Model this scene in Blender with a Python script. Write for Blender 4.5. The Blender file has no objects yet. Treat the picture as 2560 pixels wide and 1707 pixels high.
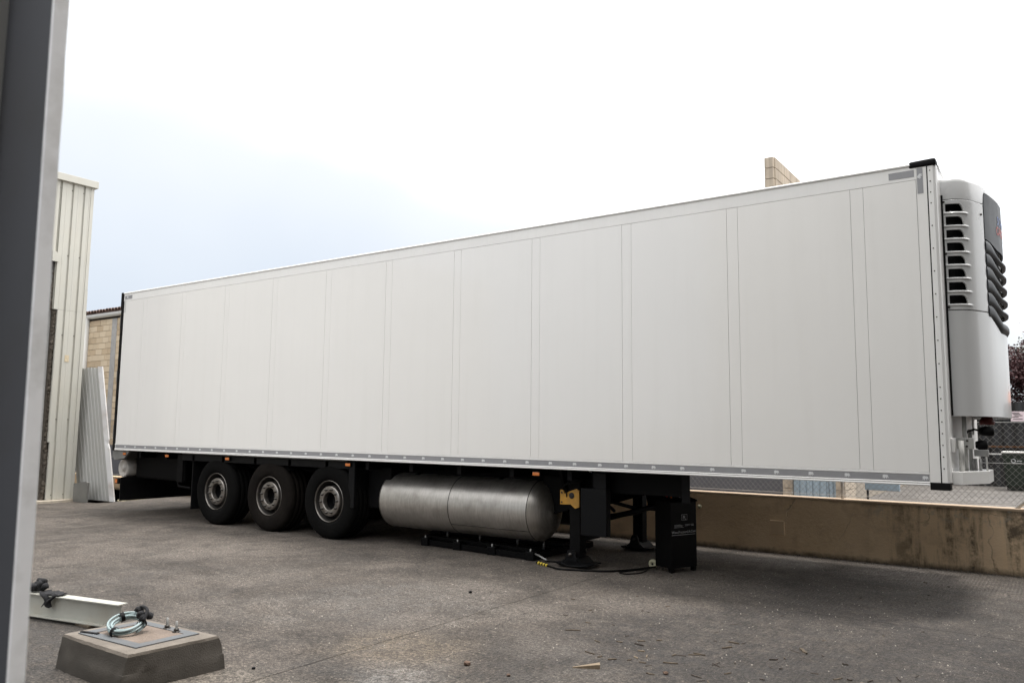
import bpy, bmesh, math, random
from mathutils import Vector, Matrix
random.seed(7)
PI = math.pi
sc = bpy.context.scene
C = sc.collection

# ------------------------------------------------------------ camera, world, sun, exposure
cam_d = bpy.data.cameras.new('camera')
cam = bpy.data.objects.new('camera', cam_d); C.objects.link(cam); sc.camera = cam
cam_d.sensor_width = 36; cam_d.lens = 36*1984.5/2560
cam_d.clip_start = .05; cam_d.clip_end = 2000
yaw, pit, rol = math.radians(-34.958), math.radians(6.262), math.radians(.581)
fw = Vector((math.sin(yaw)*math.cos(pit), math.cos(yaw)*math.cos(pit), math.sin(pit)))
rt = Vector((math.cos(yaw), -math.sin(yaw), 0)); up = rt.cross(fw)
r2 = rt*math.cos(rol)+up*math.sin(rol); u2 = -rt*math.sin(rol)+up*math.cos(rol)
M = Matrix((r2, u2, -fw)).transposed().to_4x4(); M.translation = Vector((14.2006, -7.7858, 1.5644))
cam.matrix_world = M
cam_d.dof.use_dof = True; cam_d.dof.focus_distance = 10.5; cam_d.dof.aperture_fstop = 5.0

SUN_DIR = Vector((.62, .50, 3.3)).normalized()       # towards the sun, high behind the trailer
w = bpy.data.worlds.new('World'); sc.world = w; w.use_nodes = True
nt = w.node_tree; nt.nodes.clear(); N = nt.nodes.new; L = nt.links.new
out = N('ShaderNodeOutputWorld'); mixs = N('ShaderNodeMixShader')
sky = N('ShaderNodeTexSky'); sky.sky_type = 'NISHITA'; sky.sun_disc = False
sky.sun_elevation = math.asin(SUN_DIR.z); sky.sun_rotation = math.atan2(SUN_DIR.x, SUN_DIR.y)
sky.dust_density = 3.0
bg1 = N('ShaderNodeBackground'); bg1.inputs[1].default_value = .08
bg2 = N('ShaderNodeBackground'); bg2.inputs[1].default_value = 1.0
L(sky.outputs[0], bg1.inputs[0])
tc = N('ShaderNodeTexCoord')
dot = N('ShaderNodeVectorMath'); dot.operation = 'DOT_PRODUCT'; dot.inputs[1].default_value = Vector((.20, .06, .85)).normalized()
L(tc.outputs['Generated'], dot.inputs[0])
noi = N('ShaderNodeTexNoise'); noi.inputs['Scale'].default_value = 1.6; noi.inputs['Detail'].default_value = 4
L(tc.outputs['Generated'], noi.inputs['Vector'])
add = N('ShaderNodeMath'); add.operation = 'MULTIPLY_ADD'; add.inputs[1].default_value = .35
L(noi.outputs['Fac'], add.inputs[0]); L(dot.outputs['Value'], add.inputs[2])
mr = N('ShaderNodeMapRange'); mr.inputs['From Min'].default_value = 0; mr.inputs['From Max'].default_value = 1.15
L(add.outputs[0], mr.inputs['Value'])
ramp = N('ShaderNodeValToRGB')
ramp.color_ramp.elements[0].position = 0; ramp.color_ramp.elements[0].color = (.31, .335, .372, 1)
ramp.color_ramp.elements[1].position = 1; ramp.color_ramp.elements[1].color = (1.75, 1.72, 1.68, 1)
e = ramp.color_ramp.elements.new(.15); e.color = (.326, .356, .400, 1)
e = ramp.color_ramp.elements.new(.30); e.color = (.43, .445, .46, 1)
e = ramp.color_ramp.elements.new(.50); e.color = (.86, .865, .87, 1)
L(mr.outputs[0], ramp.inputs[0]); L(ramp.outputs[0], bg2.inputs[0])
mixs.inputs[0].default_value = .88
L(bg1.outputs[0], mixs.inputs[1]); L(bg2.outputs[0], mixs.inputs[2]); L(mixs.outputs[0], out.inputs[0])

sun_d = bpy.data.lights.new('sun', 'SUN'); sun_d.energy = 1.3; sun_d.angle = math.radians(11); sun_d.color = (1, .97, .93)
sun = bpy.data.objects.new('sun', sun_d); C.objects.link(sun)
sun.rotation_euler = SUN_DIR.to_track_quat('Z', 'Y').to_euler()
sc.view_settings.view_transform = 'Standard'; sc.view_settings.look = 'None'
sc.view_settings.exposure = 1.25; sc.view_settings.gamma = 1

# ------------------------------------------------------------ materials
MATS = {}
def mat(name, col, rough=.6, metal=0, var=.12, scale=4., bump=0., bscale=60., coat=0., dirt=None, streak=None, spec=.5):
    """principled with two octaves of procedural colour variation, optional dirt (colour, amount, scale) and vertical streaks"""
    m = bpy.data.materials.new(name); m.use_nodes = True; t = m.node_tree; n = t.nodes; l = t.links
    b = n['Principled BSDF']
    b.inputs['Roughness'].default_value = rough; b.inputs['Metallic'].default_value = metal
    b.inputs['Coat Weight'].default_value = coat; b.inputs['Coat Roughness'].default_value = .10
    b.inputs['Specular IOR Level'].default_value = spec
    g = n.new('ShaderNodeNewGeometry')
    nz = n.new('ShaderNodeTexNoise'); nz.inputs['Scale'].default_value = scale; nz.inputs['Detail'].default_value = 8; nz.inputs['Roughness'].default_value = .62
    l.new(g.outputs['Position'], nz.inputs['Vector'])
    mx = n.new('ShaderNodeMix'); mx.data_type = 'RGBA'
    mx.inputs['A'].default_value = (*[c*(1-var) for c in col], 1); mx.inputs['B'].default_value = (*[min(1, c*(1+var)) for c in col], 1)
    rr = n.new('ShaderNodeMapRange'); rr.inputs['From Min'].default_value = .32; rr.inputs['From Max'].default_value = .68
    l.new(nz.outputs['Fac'], rr.inputs['Value']); l.new(rr.outputs[0], mx.inputs['Factor'])
    last = mx.outputs['Result']
    def layer(last, colr, amount, lo, hi, vec_scale, sc_):
        mp = n.new('ShaderNodeMapping'); mp.inputs['Scale'].default_value = vec_scale; l.new(g.outputs['Position'], mp.inputs['Vector'])
        z = n.new('ShaderNodeTexNoise'); z.inputs['Scale'].default_value = sc_; z.inputs['Detail'].default_value = 7; z.inputs['Roughness'].default_value = .6
        l.new(mp.outputs[0], z.inputs['Vector'])
        r = n.new('ShaderNodeMapRange'); r.inputs['From Min'].default_value = lo; r.inputs['From Max'].default_value = hi; r.inputs['To Max'].default_value = amount
        l.new(z.outputs['Fac'], r.inputs['Value'])
        m2 = n.new('ShaderNodeMix'); m2.data_type = 'RGBA'; m2.inputs['B'].default_value = (*colr, 1)
        l.new(last, m2.inputs['A']); l.new(r.outputs[0], m2.inputs['Factor'])
        return m2.outputs['Result']
    if dirt: last = layer(last, dirt[0], dirt[1], .48, .75, (1, 1, 1), dirt[2])
    if streak: last = layer(last, streak[0], streak[1], .5, .78, (6, 6, .35), streak[2])
    l.new(last, b.inputs['Base Color'])
    # roughness variation
    r3 = n.new('ShaderNodeMapRange'); r3.inputs['To Min'].default_value = max(.03, rough-.08); r3.inputs['To Max'].default_value = min(1, rough+.1)
    l.new(nz.outputs['Fac'], r3.inputs['Value']); l.new(r3.outputs[0], b.inputs['Roughness'])
    if bump:
        z = n.new('ShaderNodeTexNoise'); z.inputs['Scale'].default_value = bscale; z.inputs['Detail'].default_value = 6
        l.new(g.outputs['Position'], z.inputs['Vector'])
        bp = n.new('ShaderNodeBump'); bp.inputs['Strength'].default_value = bump; bp.inputs['Distance'].default_value = .01
        l.new(z.outputs['Fac'], bp.inputs['Height']); l.new(bp.outputs[0], b.inputs['Normal'])
    MATS[name] = m
    return m

WHITE = mat('white_trailer_panel', (.81, .80, .78), .34, 0, .014, .6, .05, 1.1, coat=1.0, streak=((.68, .665, .63), .16, 1.2))
TRIM = mat('white_aluminium_trim', (.80, .795, .78), .35, 0, .02, 2., 0, 1, coat=.2, streak=((.6, .58, .54), .15, 3))
SEAM = mat('seam_grey', (.55, .55, .54), .7)
UNITW = mat('white_fridge_plastic', (0.6336, 0.6384, 0.6384), .28, 0, .012, .8, coat=.5, streak=((.60, .60, .58), .25, 2.5))
GRIL = mat('grey_glossy_grille', (0.024, 0.0272, 0.0328), .42, 0, .05, 5, spec=.14)
DARK = mat('black_plastic', (0.0056, 0.0056, 0.0063), .55, 0, .2, 6, dirt=((.012, .011, .010), .3, 3), spec=.12)
CHAS = mat('black_chassis_paint', (0.00315, 0.00315, 0.0035), .6, 0, .25, 4, dirt=((.008, .007, .006), .3, 2.5), spec=.1)
BOXG = mat('anthracite_panel', (0.003282, 0.003544, 0.004332), .5, 0, .06, 3, dirt=((.012, .012, .012), .2, 3), spec=.15)
TAPE = mat('grey_reflective_tape', (.285, .287, .30), .42, .15, .05, 9)
RUBB = mat('tyre_rubber', (0.002639, 0.002593, 0.002548), .85, 0, .15, 7, .3, 90, dirt=((.008, .0075, .007), .35, 4), spec=.1)
RUBB2 = mat('dusty_tyre_rubber', (0.007, 0.0056, 0.00476), .85, 0, .15, 7, .3, 90, dirt=((.022, .018, .015), .4, 4), spec=.1)
RIM = mat('weathered_rim_steel', (0.255, 0.238, 0.221), .3, .85, .2, 14, dirt=((.07, .055, .042), .6, 9))
RIMD = mat('dark_rim_well', (0.0132, 0.0114, 0.0102), .6, .4, .3, 12, dirt=((.02, .017, .014), .6, 8))
NUT = mat('oily_wheel_nut', (.075, .07, .065), .35, .8, .2, 20)
ORNG = mat('orange_lens', (.60, .17, .03), .25, 0, .05, 8, coat=.5)
YELL = mat('yellow_bracket_paint', (.52, .27, .035), .5, 0, .12, 8, dirt=((.12, .08, .04), .5, 9))
GALV = mat('galvanised_metal', (.27, .27, .265), .45, .6, .15, 6, dirt=((.15, .13, .11), .4, 5))
CLAD = mat('cream_metal_cladding', (0.4392, 0.432, 0.3888), .42, 0, .02, 2, dirt=((.50, .47, .39), .25, 1.3), streak=((.40, .37, .30), .3, 1.4))
CLADG = mat('white_sheet_cladding', (0.4056, 0.4056, 0.39), .45, 0, .03, 2, dirt=((.40, .38, .35), .5, 1.1))
CONC = mat('grey_concrete', (.33, .325, .32), .85, 0, .12, 5, .35, 60, dirt=((.2, .19, .18), .5, 2))
ROUGHC = mat('rough_broken_mortar', (.07, .058, .045), .9, 0, .4, 14, .8, 40)
BLOK = mat('sand_block', (.50, .405, .285), .85, 0, .07, 1.7, .35, 130, dirt=((.60, .47, .32), .5, 3))
BLOK2 = mat('weathered_sand_block', (.40, .34, .27), .88, 0, .12, 3, .4, 130, streak=((.13, .115, .10), .75, 2.2))
MORT = mat('mortar', (.28, .245, .20), .9, 0, .15, 20)
PLIN = mat('grey_painted_plinth', (.088, .089, .10), .8, 0, .06, 4, .2, 80)
WHIT = mat('white_pvc', (0.561, 0.561, 0.544), .4, 0, .03, 3, dirt=((.45, .42, .38), .35, 3))
TILE = mat('roof_tile_brown', (.10, .058, .045), .8, 0, .35, 5, .3, 60)
BLUE = mat('pale_blue_door', (.30, .385, .46), .45, 0, .04, 4, streak=((.2, .25, .3), .25, 3))
WIRE = mat('fence_wire', (.16, .155, .15), .5, .6, .2, 10)
FROST = mat('white_painted_post', (.55, .55, .54), .5, 0, .06, 5, dirt=((.3, .25, .2), .4, 6))
SHED = mat('dark_shed_cladding', (0.0098, 0.01085, 0.0126), .6, 0, .15, 3)
BIN = mat('dark_green_bin', (0.0035, 0.0112, 0.0063), .4, 0, .1, 5, dirt=((.03, .04, .03), .3, 5))
RUST = mat('rusty_orange_rail', (0.1, 0.0425, 0.015), .8, 0, .3, 20)
REDR = mat('red_clay_roof', (.34, .12, .07), .85, 0, .25, 8)
PINK = mat('pale_pink_board', (.62, .52, .56), .6, 0, .05, 8)
INK = mat('black_print', (.02, .02, .022), .7)
INKW = mat('pale_print', (0.544, 0.56, 0.576), .6)
INKB = mat('blue_print', (.05, .12, .38), .5)
INKR = mat('red_print', (.55, .05, .04), .5)
EMBL = mat('white_emblem_print', (.66, .67, .68), .4, 0, .03, 9)
CREAM = mat('cream_castor', (.45, .43, .30), .5, 0, .06, 20)
HOSE = mat('pale_blue_hose', (.27, .345, .355), .45, 0, .05, 12, dirt=((.3, .33, .32), .5, 12))
BEAM = mat('pale_painted_steel', (0.425, 0.425, 0.3825), .5, 0, .05, 5, dirt=((.32, .25, .17), .3, 6))
RAG = mat('black_cloth', (.012, .012, .014), .9, 0, .4, 30, .6, 80)
CANW = mat('dirty_white_tank_plastic', (.50, .48, .45), .5, 0, .08, 8, dirt=((.20, .15, .11), .6, 7))
YTAG = mat('yellow_fitting', (.55, .42, .05), .5)
WOOD = mat('weathered_wood', (0.09, 0.069, 0.048), .85, 0, .3, 40)
WOODL = mat('fresh_split_wood', (0.2232, 0.1736, 0.1178), .8, 0, .2, 40)
BARK = mat('bark', (.06, .048, .04), .9, 0, .3, 20, .6, 30)
LEAFR = mat('purple_plum_leaf', (.055, .016, .018), .55, 0, .5, 3)
LEAFG = mat('green_leaf', (.085, .11, .028), .55, 0, .4, 3)
POSTD = mat('dark_grey_steel_frame', (0.05, 0.052, 0.06), .6, 0, .06, 5, dirt=((.04, .036, .032), .5, 3))
POSTW = mat('scuffed_pale_steel_edge', (0.9438, 0.9438, 0.9581), .3, 0, .05, 6, dirt=((.58, .57, .55), .8, 9), coat=.4)
LIFTB = mat('black_lift_enamel', (0.00245, 0.00245, 0.0028), .42, 0, .1, 5, spec=.1)
SOIL = mat('dark_earth', (.05, .042, .035), .95, 0, .4, 3, .8, 15)

def tank_mat():
    m = mat('brushed_tank_aluminium', (.50, .48, .45), .38, .82, .10, 2.5, dirt=((.24, .215, .19), .8, 4.2))
    t = m.node_tree; n = t.nodes; l = t.links; b = n['Principled BSDF']
    g = n.new('ShaderNodeNewGeometry'); mp = n.new('ShaderNodeMapping'); mp.inputs['Scale'].default_value = (9, .6, .6)
    z = n.new('ShaderNodeTexNoise'); z.inputs['Scale'].default_value = 14; z.inputs['Detail'].default_value = 6
    l.new(g.outputs['Position'], mp.inputs['Vector']); l.new(mp.outputs[0], z.inputs['Vector'])
    bp = n.new('ShaderNodeBump'); bp.inputs['Strength'].default_value = .35; bp.inputs['Distance'].default_value = .004
    old = b.inputs['Base Color'].links[0].from_socket; r = n.new('ShaderNodeMapRange'); r.inputs['From Min'].default_value = .35; r.inputs['From Max'].default_value = .68; r.inputs['To Max'].default_value = .55; l.new(z.outputs['Fac'], r.inputs['Value'])
    mm = n.new('ShaderNodeMix'); mm.data_type = 'RGBA'; mm.inputs['B'].default_value = (.30, .28, .26, 1); l.new(old, mm.inputs['A']); l.new(r.outputs[0], mm.inputs['Factor']); l.new(mm.outputs['Result'], b.inputs['Base Color'])
    l.new(z.outputs['Fac'], bp.inputs['Height']); l.new(bp.outputs[0], b.inputs['Normal'])
    return m
TANK = tank_mat()

def nodes_of(m):
    t = m.node_tree; return t, t.nodes, t.links, t.nodes['Principled BSDF']

def ground_mat(name, base, light, neighbour=False):
    m = bpy.data.materials.new(name); m.use_nodes = True; t, n, l, b = nodes_of(m)
    g = n.new('ShaderNodeNewGeometry'); P = g.outputs['Position']
    def noise(s, d=8, r=.6, vs=(1, 1, 1), dist=0):
        mp = n.new('ShaderNodeMapping'); mp.inputs['Scale'].default_value = vs; l.new(P, mp.inputs['Vector'])
        z = n.new('ShaderNodeTexNoise'); z.inputs['Scale'].default_value = s; z.inputs['Detail'].default_value = d
        z.inputs['Roughness'].default_value = r; z.inputs['Distortion'].default_value = dist
        l.new(mp.outputs[0], z.inputs['Vector']); return z.outputs['Fac']
    def rng(v, a, bb, c=0, d=1):
        r = n.new('ShaderNodeMapRange'); r.inputs['From Min'].default_value = a; r.inputs['From Max'].default_value = bb
        r.inputs['To Min'].default_value = c; r.inputs['To Max'].default_value = d; l.new(v, r.inputs['Value']); return r.outputs[0]
    def mul(a, bb):
        x = n.new('ShaderNodeMath'); x.operation = 'MULTIPLY'; l.new(a, x.inputs[0])
        if isinstance(bb, (int, float)): x.inputs[1].default_value = bb
        else: l.new(bb, x.inputs[1])
        return x.outputs[0]
    def mix(a, col, f):
        x = n.new('ShaderNodeMix'); x.data_type = 'RGBA'
        if isinstance(a, tuple): x.inputs['A'].default_value = (*a, 1)
        else: l.new(a, x.inputs['A'])
        x.inputs['B'].default_value = (*col, 1); l.new(f, x.inputs['Factor']); return x.outputs['Result']
    def blob(cx, cy, rad, edge):           # a colour patch with a place and a ragged edge of its own
        d = n.new('ShaderNodeVectorMath'); d.operation = 'DISTANCE'; d.inputs[1].default_value = (cx, cy, 0); l.new(P, d.inputs[0])
        s = n.new('ShaderNodeMath'); s.operation = 'MULTIPLY_ADD'; s.inputs[1].default_value = -edge*2; l.new(noise(2.2, 8, .7), s.inputs[0]); l.new(d.outputs['Value'], s.inputs[2])
        return mul(rng(s.outputs[0], rad-edge*.85, rad-edge*1.5, 0, 1), rng(noise(8, 8, .8), .44, .56, .25, 1))
    c = mix(base, light, rng(noise(.55, 9, .68, dist=.8), .42, .58))
    c = mix(c, tuple(x*.55 for x in base), rng(noise(.9, 9, .72, dist=.8), .53, .64, 0, .7))
    c = mix(c, tuple(x*1.35 for x in light), mul(rng(noise(2.6, 9, .78, dist=1.2), .54, .62, 0, .75), rng(noise(.4, 3), .45, .6)))
    c = mix(c, tuple(x*.5 for x in base), rng(noise(7, 8, .8), .53, .62, 0, .55))
    c = mix(c, tuple(x*.62 for x in base), rng(noise(2.0, 9, .8, dist=.5), .50, .60, 0, .6))
    c = mix(c, tuple(x*1.9 for x in light), rng(noise(28, 6, .8), .55, .62, 0, .5))
    c = mix(c, tuple(x*.28 for x in base), rng(noise(48, 6, .85), .54, .60, 0, .55))
    c = mix(c, tuple(x*2.1 for x in light), rng(noise(9, 8, .85, (1, 1.8, 1)), .56, .61, 0, .6))
    if not neighbour:
        c = mix(c, (.22, .175, .125), mul(blob(10.2, -3.4, .55, .5), .38))
        c = mix(c, (.20, .19, .18), mul(blob(10.6, -3.95, .35, .5), .6))
        c = mix(c, (.20, .175, .145), mul(blob(9.95, -4.75, .5, .5), .7))
        c = mix(c, (.17, .16, .15), mul(blob(9.0, -2.3, 1.0, .9), .35))
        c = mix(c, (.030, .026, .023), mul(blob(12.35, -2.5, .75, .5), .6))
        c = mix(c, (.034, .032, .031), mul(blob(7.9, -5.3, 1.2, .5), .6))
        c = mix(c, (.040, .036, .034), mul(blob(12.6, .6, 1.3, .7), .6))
        c = mix(c, (.034, .030, .028), mul(blob(12.9, -2.3, 2.3, .9), .85))  # broad dark patch over the right-hand yard
        c = mix(c, (.19, .17, .155), mul(blob(12.6, 2.1, .6, .6), .6))
        c = mix(c, (.18, .165, .15), mul(blob(11.3, 2.1, .5, .5), .55))
        for bx, by, br, be, bf in ((9.4, -1.5, .5, .5, .5), (10.3, -1.95, .45, .5, .45), (9.8, -2.7, .4, .45, .5), (11.0, -2.75, .4, .5, .4), (10.9, -1.1, .5, .6, .35), (8.3, -3.4, .5, .6, .4), (7.2, -2.2, .7, .8, .35), (5.2, -1.6, .8, .9, .35), (11.6, -3.3, .4, .5, .4)):
            c = mix(c, (.165, .144, .125), mul(blob(bx, by, br, be), bf))
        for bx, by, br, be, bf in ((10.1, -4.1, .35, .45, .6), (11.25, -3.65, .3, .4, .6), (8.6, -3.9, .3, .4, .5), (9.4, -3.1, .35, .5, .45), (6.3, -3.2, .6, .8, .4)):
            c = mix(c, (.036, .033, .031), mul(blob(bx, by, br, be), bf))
        # hairline cracks
        v2 = n.new('ShaderNodeTexVoronoi'); v2.feature = 'DISTANCE_TO_EDGE'; v2.inputs['Scale'].default_value = .55
        mv = n.new('ShaderNodeMix'); mv.data_type = 'VECTOR'; mv.inputs['Factor'].default_value = .16; l.new(P, mv.inputs['A'])
        z2 = n.new('ShaderNodeTexNoise'); z2.inputs['Scale'].default_value = 3; z2.inputs['Detail'].default_value = 8; l.new(P, z2.inputs['Vector']); l.new(z2.outputs['Color'], mv.inputs['B'])
        l.new(mv.outputs['Result'], v2.inputs['Vector'])
        c = mix(c, (.018, .015, .013), mul(mul(rng(v2.outputs['Distance'], .0035, .0005), rng(noise(.5, 3), .46, .54)), .8))
        # exposed pale aggregate
        v = n.new('ShaderNodeTexVoronoi'); v.inputs['Scale'].default_value = 42; l.new(P, v.inputs['Vector'])
        c = mix(c, (.52, .48, .42), mul(rng(v.outputs['Distance'], .20, .10), mul(rng(noise(1.1, 4, .6), .46, .62), rng(noise(23, 2), .50, .58))))
    gr1 = rng(noise(34, 6, .8), .43, .57, .5, 1.5); gr2 = rng(noise(85, 2, .6), .40, .60, .6, 1.4); gm = mul(gr1, gr2)
    vm = n.new('ShaderNodeVectorMath'); vm.operation = 'SCALE'; l.new(c, vm.inputs[0]); l.new(gm, vm.inputs['Scale']); c = vm.outputs[0]
    l.new(c, b.inputs['Base Color'])
    l.new(rng(noise(3, 6), .3, .7, .72, .95), b.inputs['Roughness'])
    # brushed finish running across the yard + grit
    wv = n.new('ShaderNodeTexWave'); wv.wave_type = 'BANDS'; wv.bands_direction = 'X'
    wv.inputs['Scale'].default_value = 9; wv.inputs['Distortion'].default_value = 3.5; wv.inputs['Detail'].default_value = 3; wv.inputs['Detail Scale'].default_value = .6
    l.new(P, wv.inputs['Vector'])
    hs = n.new('ShaderNodeMath'); hs.operation = 'MULTIPLY_ADD'
    l.new(mul(wv.outputs['Fac'], rng(noise(.7, 4), .44, .6)), hs.inputs[0]); hs.inputs[1].default_value = .5; l.new(noise(45, 8, .75), hs.inputs[2])
    h2 = n.new('ShaderNodeMath'); h2.operation = 'MULTIPLY_ADD'; l.new(noise(1.2, 3), h2.inputs[0]); h2.inputs[1].default_value = 3; l.new(hs.outputs[0], h2.inputs[2])
    bp = n.new('ShaderNodeBump'); bp.inputs['Strength'].default_value = .9; bp.inputs['Distance'].default_value = .014
    l.new(h2.outputs[0], bp.inputs['Height']); l.new(bp.outputs[0], b.inputs['Normal'])
    return m
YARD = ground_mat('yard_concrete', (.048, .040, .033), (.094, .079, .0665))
NYARD = ground_mat('neighbour_concrete', (.085, .078, .072), (.135, .125, .115), True)
TERR = ground_mat('open_ground', (.10, .10, .07), (.16, .15, .11), True)

def wall_mat():
    m = bpy.data.materials.new('ochre_render'); m.use_nodes = True; t, n, l, b = nodes_of(m)
    g = n.new('ShaderNodeNewGeometry'); P = g.outputs['Position']; b.inputs['Roughness'].default_value = .88
    sp = n.new('ShaderNodeSeparateXYZ'); l.new(P, sp.inputs[0])
    def noise(s, d=8, r=.6, vs=(1, 1, 1), off=(0, 0, 0)):
        mp = n.new('ShaderNodeMapping'); mp.inputs['Scale'].default_value = vs; mp.inputs['Location'].default_value = off; l.new(P, mp.inputs['Vector'])
        z = n.new('ShaderNodeTexNoise'); z.inputs['Scale'].default_value = s; z.inputs['Detail'].default_value = d; z.inputs['Roughness'].default_value = r
        l.new(mp.outputs[0], z.inputs['Vector']); return z.outputs['Fac']
    def rng(v, a, bb, c=0, d=1):
        r = n.new('ShaderNodeMapRange'); r.inputs['From Min'].default_value = a; r.inputs['From Max'].default_value = bb
        r.inputs['To Min'].default_value = c; r.inputs['To Max'].default_value = d; l.new(v, r.inputs['Value']); return r.outputs[0]
    def mul(a, bb):
        x = n.new('ShaderNodeMath'); x.operation = 'MULTIPLY'; l.new(a, x.inputs[0])
        if isinstance(bb, (int, float)): x.inputs[1].default_value = bb
        else: l.new(bb, x.inputs[1])
        return x.outputs[0]
    def addm(a, bb, k):
        x = n.new('ShaderNodeMath'); x.operation = 'MULTIPLY_ADD'; l.new(a, x.inputs[0]); x.inputs[1].default_value = k; l.new(bb, x.inputs[2]); return x.outputs[0]
    def mix(a, col, f):
        x = n.new('ShaderNodeMix'); x.data_type = 'RGBA'
        if isinstance(a, tuple): x.inputs['A'].default_value = (*a, 1)
        else: l.new(a, x.inputs['A'])
        x.inputs['B'].default_value = (*col, 1); l.new(f, x.inputs['Factor']); return x.outputs['Result']
    X, Z = sp.outputs['X'], sp.outputs['Z']
    c = mix((.70, .525, .34), (.77, .59, .40), rng(noise(1.1, 7), .35, .65))
    c = mix(c, (.30, .20, .13), rng(noise(3.3, 8, .7), .52, .75, 0, .5))
    # rising damp along the foot
    c = mix(c, (.05, .04, .03), mul(rng(addm(noise(7, 8, .75), Z, -.14), .00, -.07, 0, 1), .8))
    # black run marks from the coping, strongest at the near end
    st = mul(rng(noise(1.7, 7, .65, (2.2, 1, .28)), .46, .56), rng(X, 12.0, 12.8))
    st = mul(st, rng(noise(9, 8, .75), .36, .58))
    c = mix(c, (.045, .038, .028), mul(st, .85))
    c = mix(c, (.07, .06, .045), mul(mul(rng(addm(noise(4, 8, .7, (1, 1, .5)), Z, .25), .78, .86), rng(X, 11.4, 12.6, .25, 1)), .8))
    c = mix(c, (.26, .29, .27), mul(mul(rng(noise(6, 8, .75), .52, .60), rng(Z, .48, .62)), mul(rng(X, 12.0, 12.3), .5)))
    # hairline cracks
    v = n.new('ShaderNodeTexVoronoi'); v.feature = 'DISTANCE_TO_EDGE'; v.inputs['Scale'].default_value = 1.5
    mp = n.new('ShaderNodeMix'); mp.data_type = 'VECTOR'; mp.inputs['Factor'].default_value = .10; l.new(P, mp.inputs['A'])
    zc = n.new('ShaderNodeTexNoise'); zc.inputs['Scale'].default_value = 5; zc.inputs['Detail'].default_value = 6; l.new(P, zc.inputs['Vector']); l.new(zc.outputs['Color'], mp.inputs['B'])
    l.new(mp.outputs['Result'], v.inputs['Vector'])
    crack = mul(rng(v.outputs['Distance'], .006, .001), rng(noise(.9, 3, .5, (1, 1, 1), (3, 0, 0)), .47, .56))
    c = mix(c, (.14, .10, .065), mul(crack, .5))
    l.new(c, b.inputs['Base Color'])
    bp = n.new('ShaderNodeBump'); bp.inputs['Strength'].default_value = .5; bp.inputs['Distance'].default_value = .01
    l.new(addm(crack, noise(38, 8, .7), -1.5), bp.inputs['Height']); l.new(bp.outputs[0], b.inputs['Normal'])
    return m
OCHRE = wall_mat()
COPE = mat('sunlit_coping', (0.51, 0.391, 0.2805), .85, 0, .12, 6, .3, 60, dirt=((.35, .26, .18), .5, 6))

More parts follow.
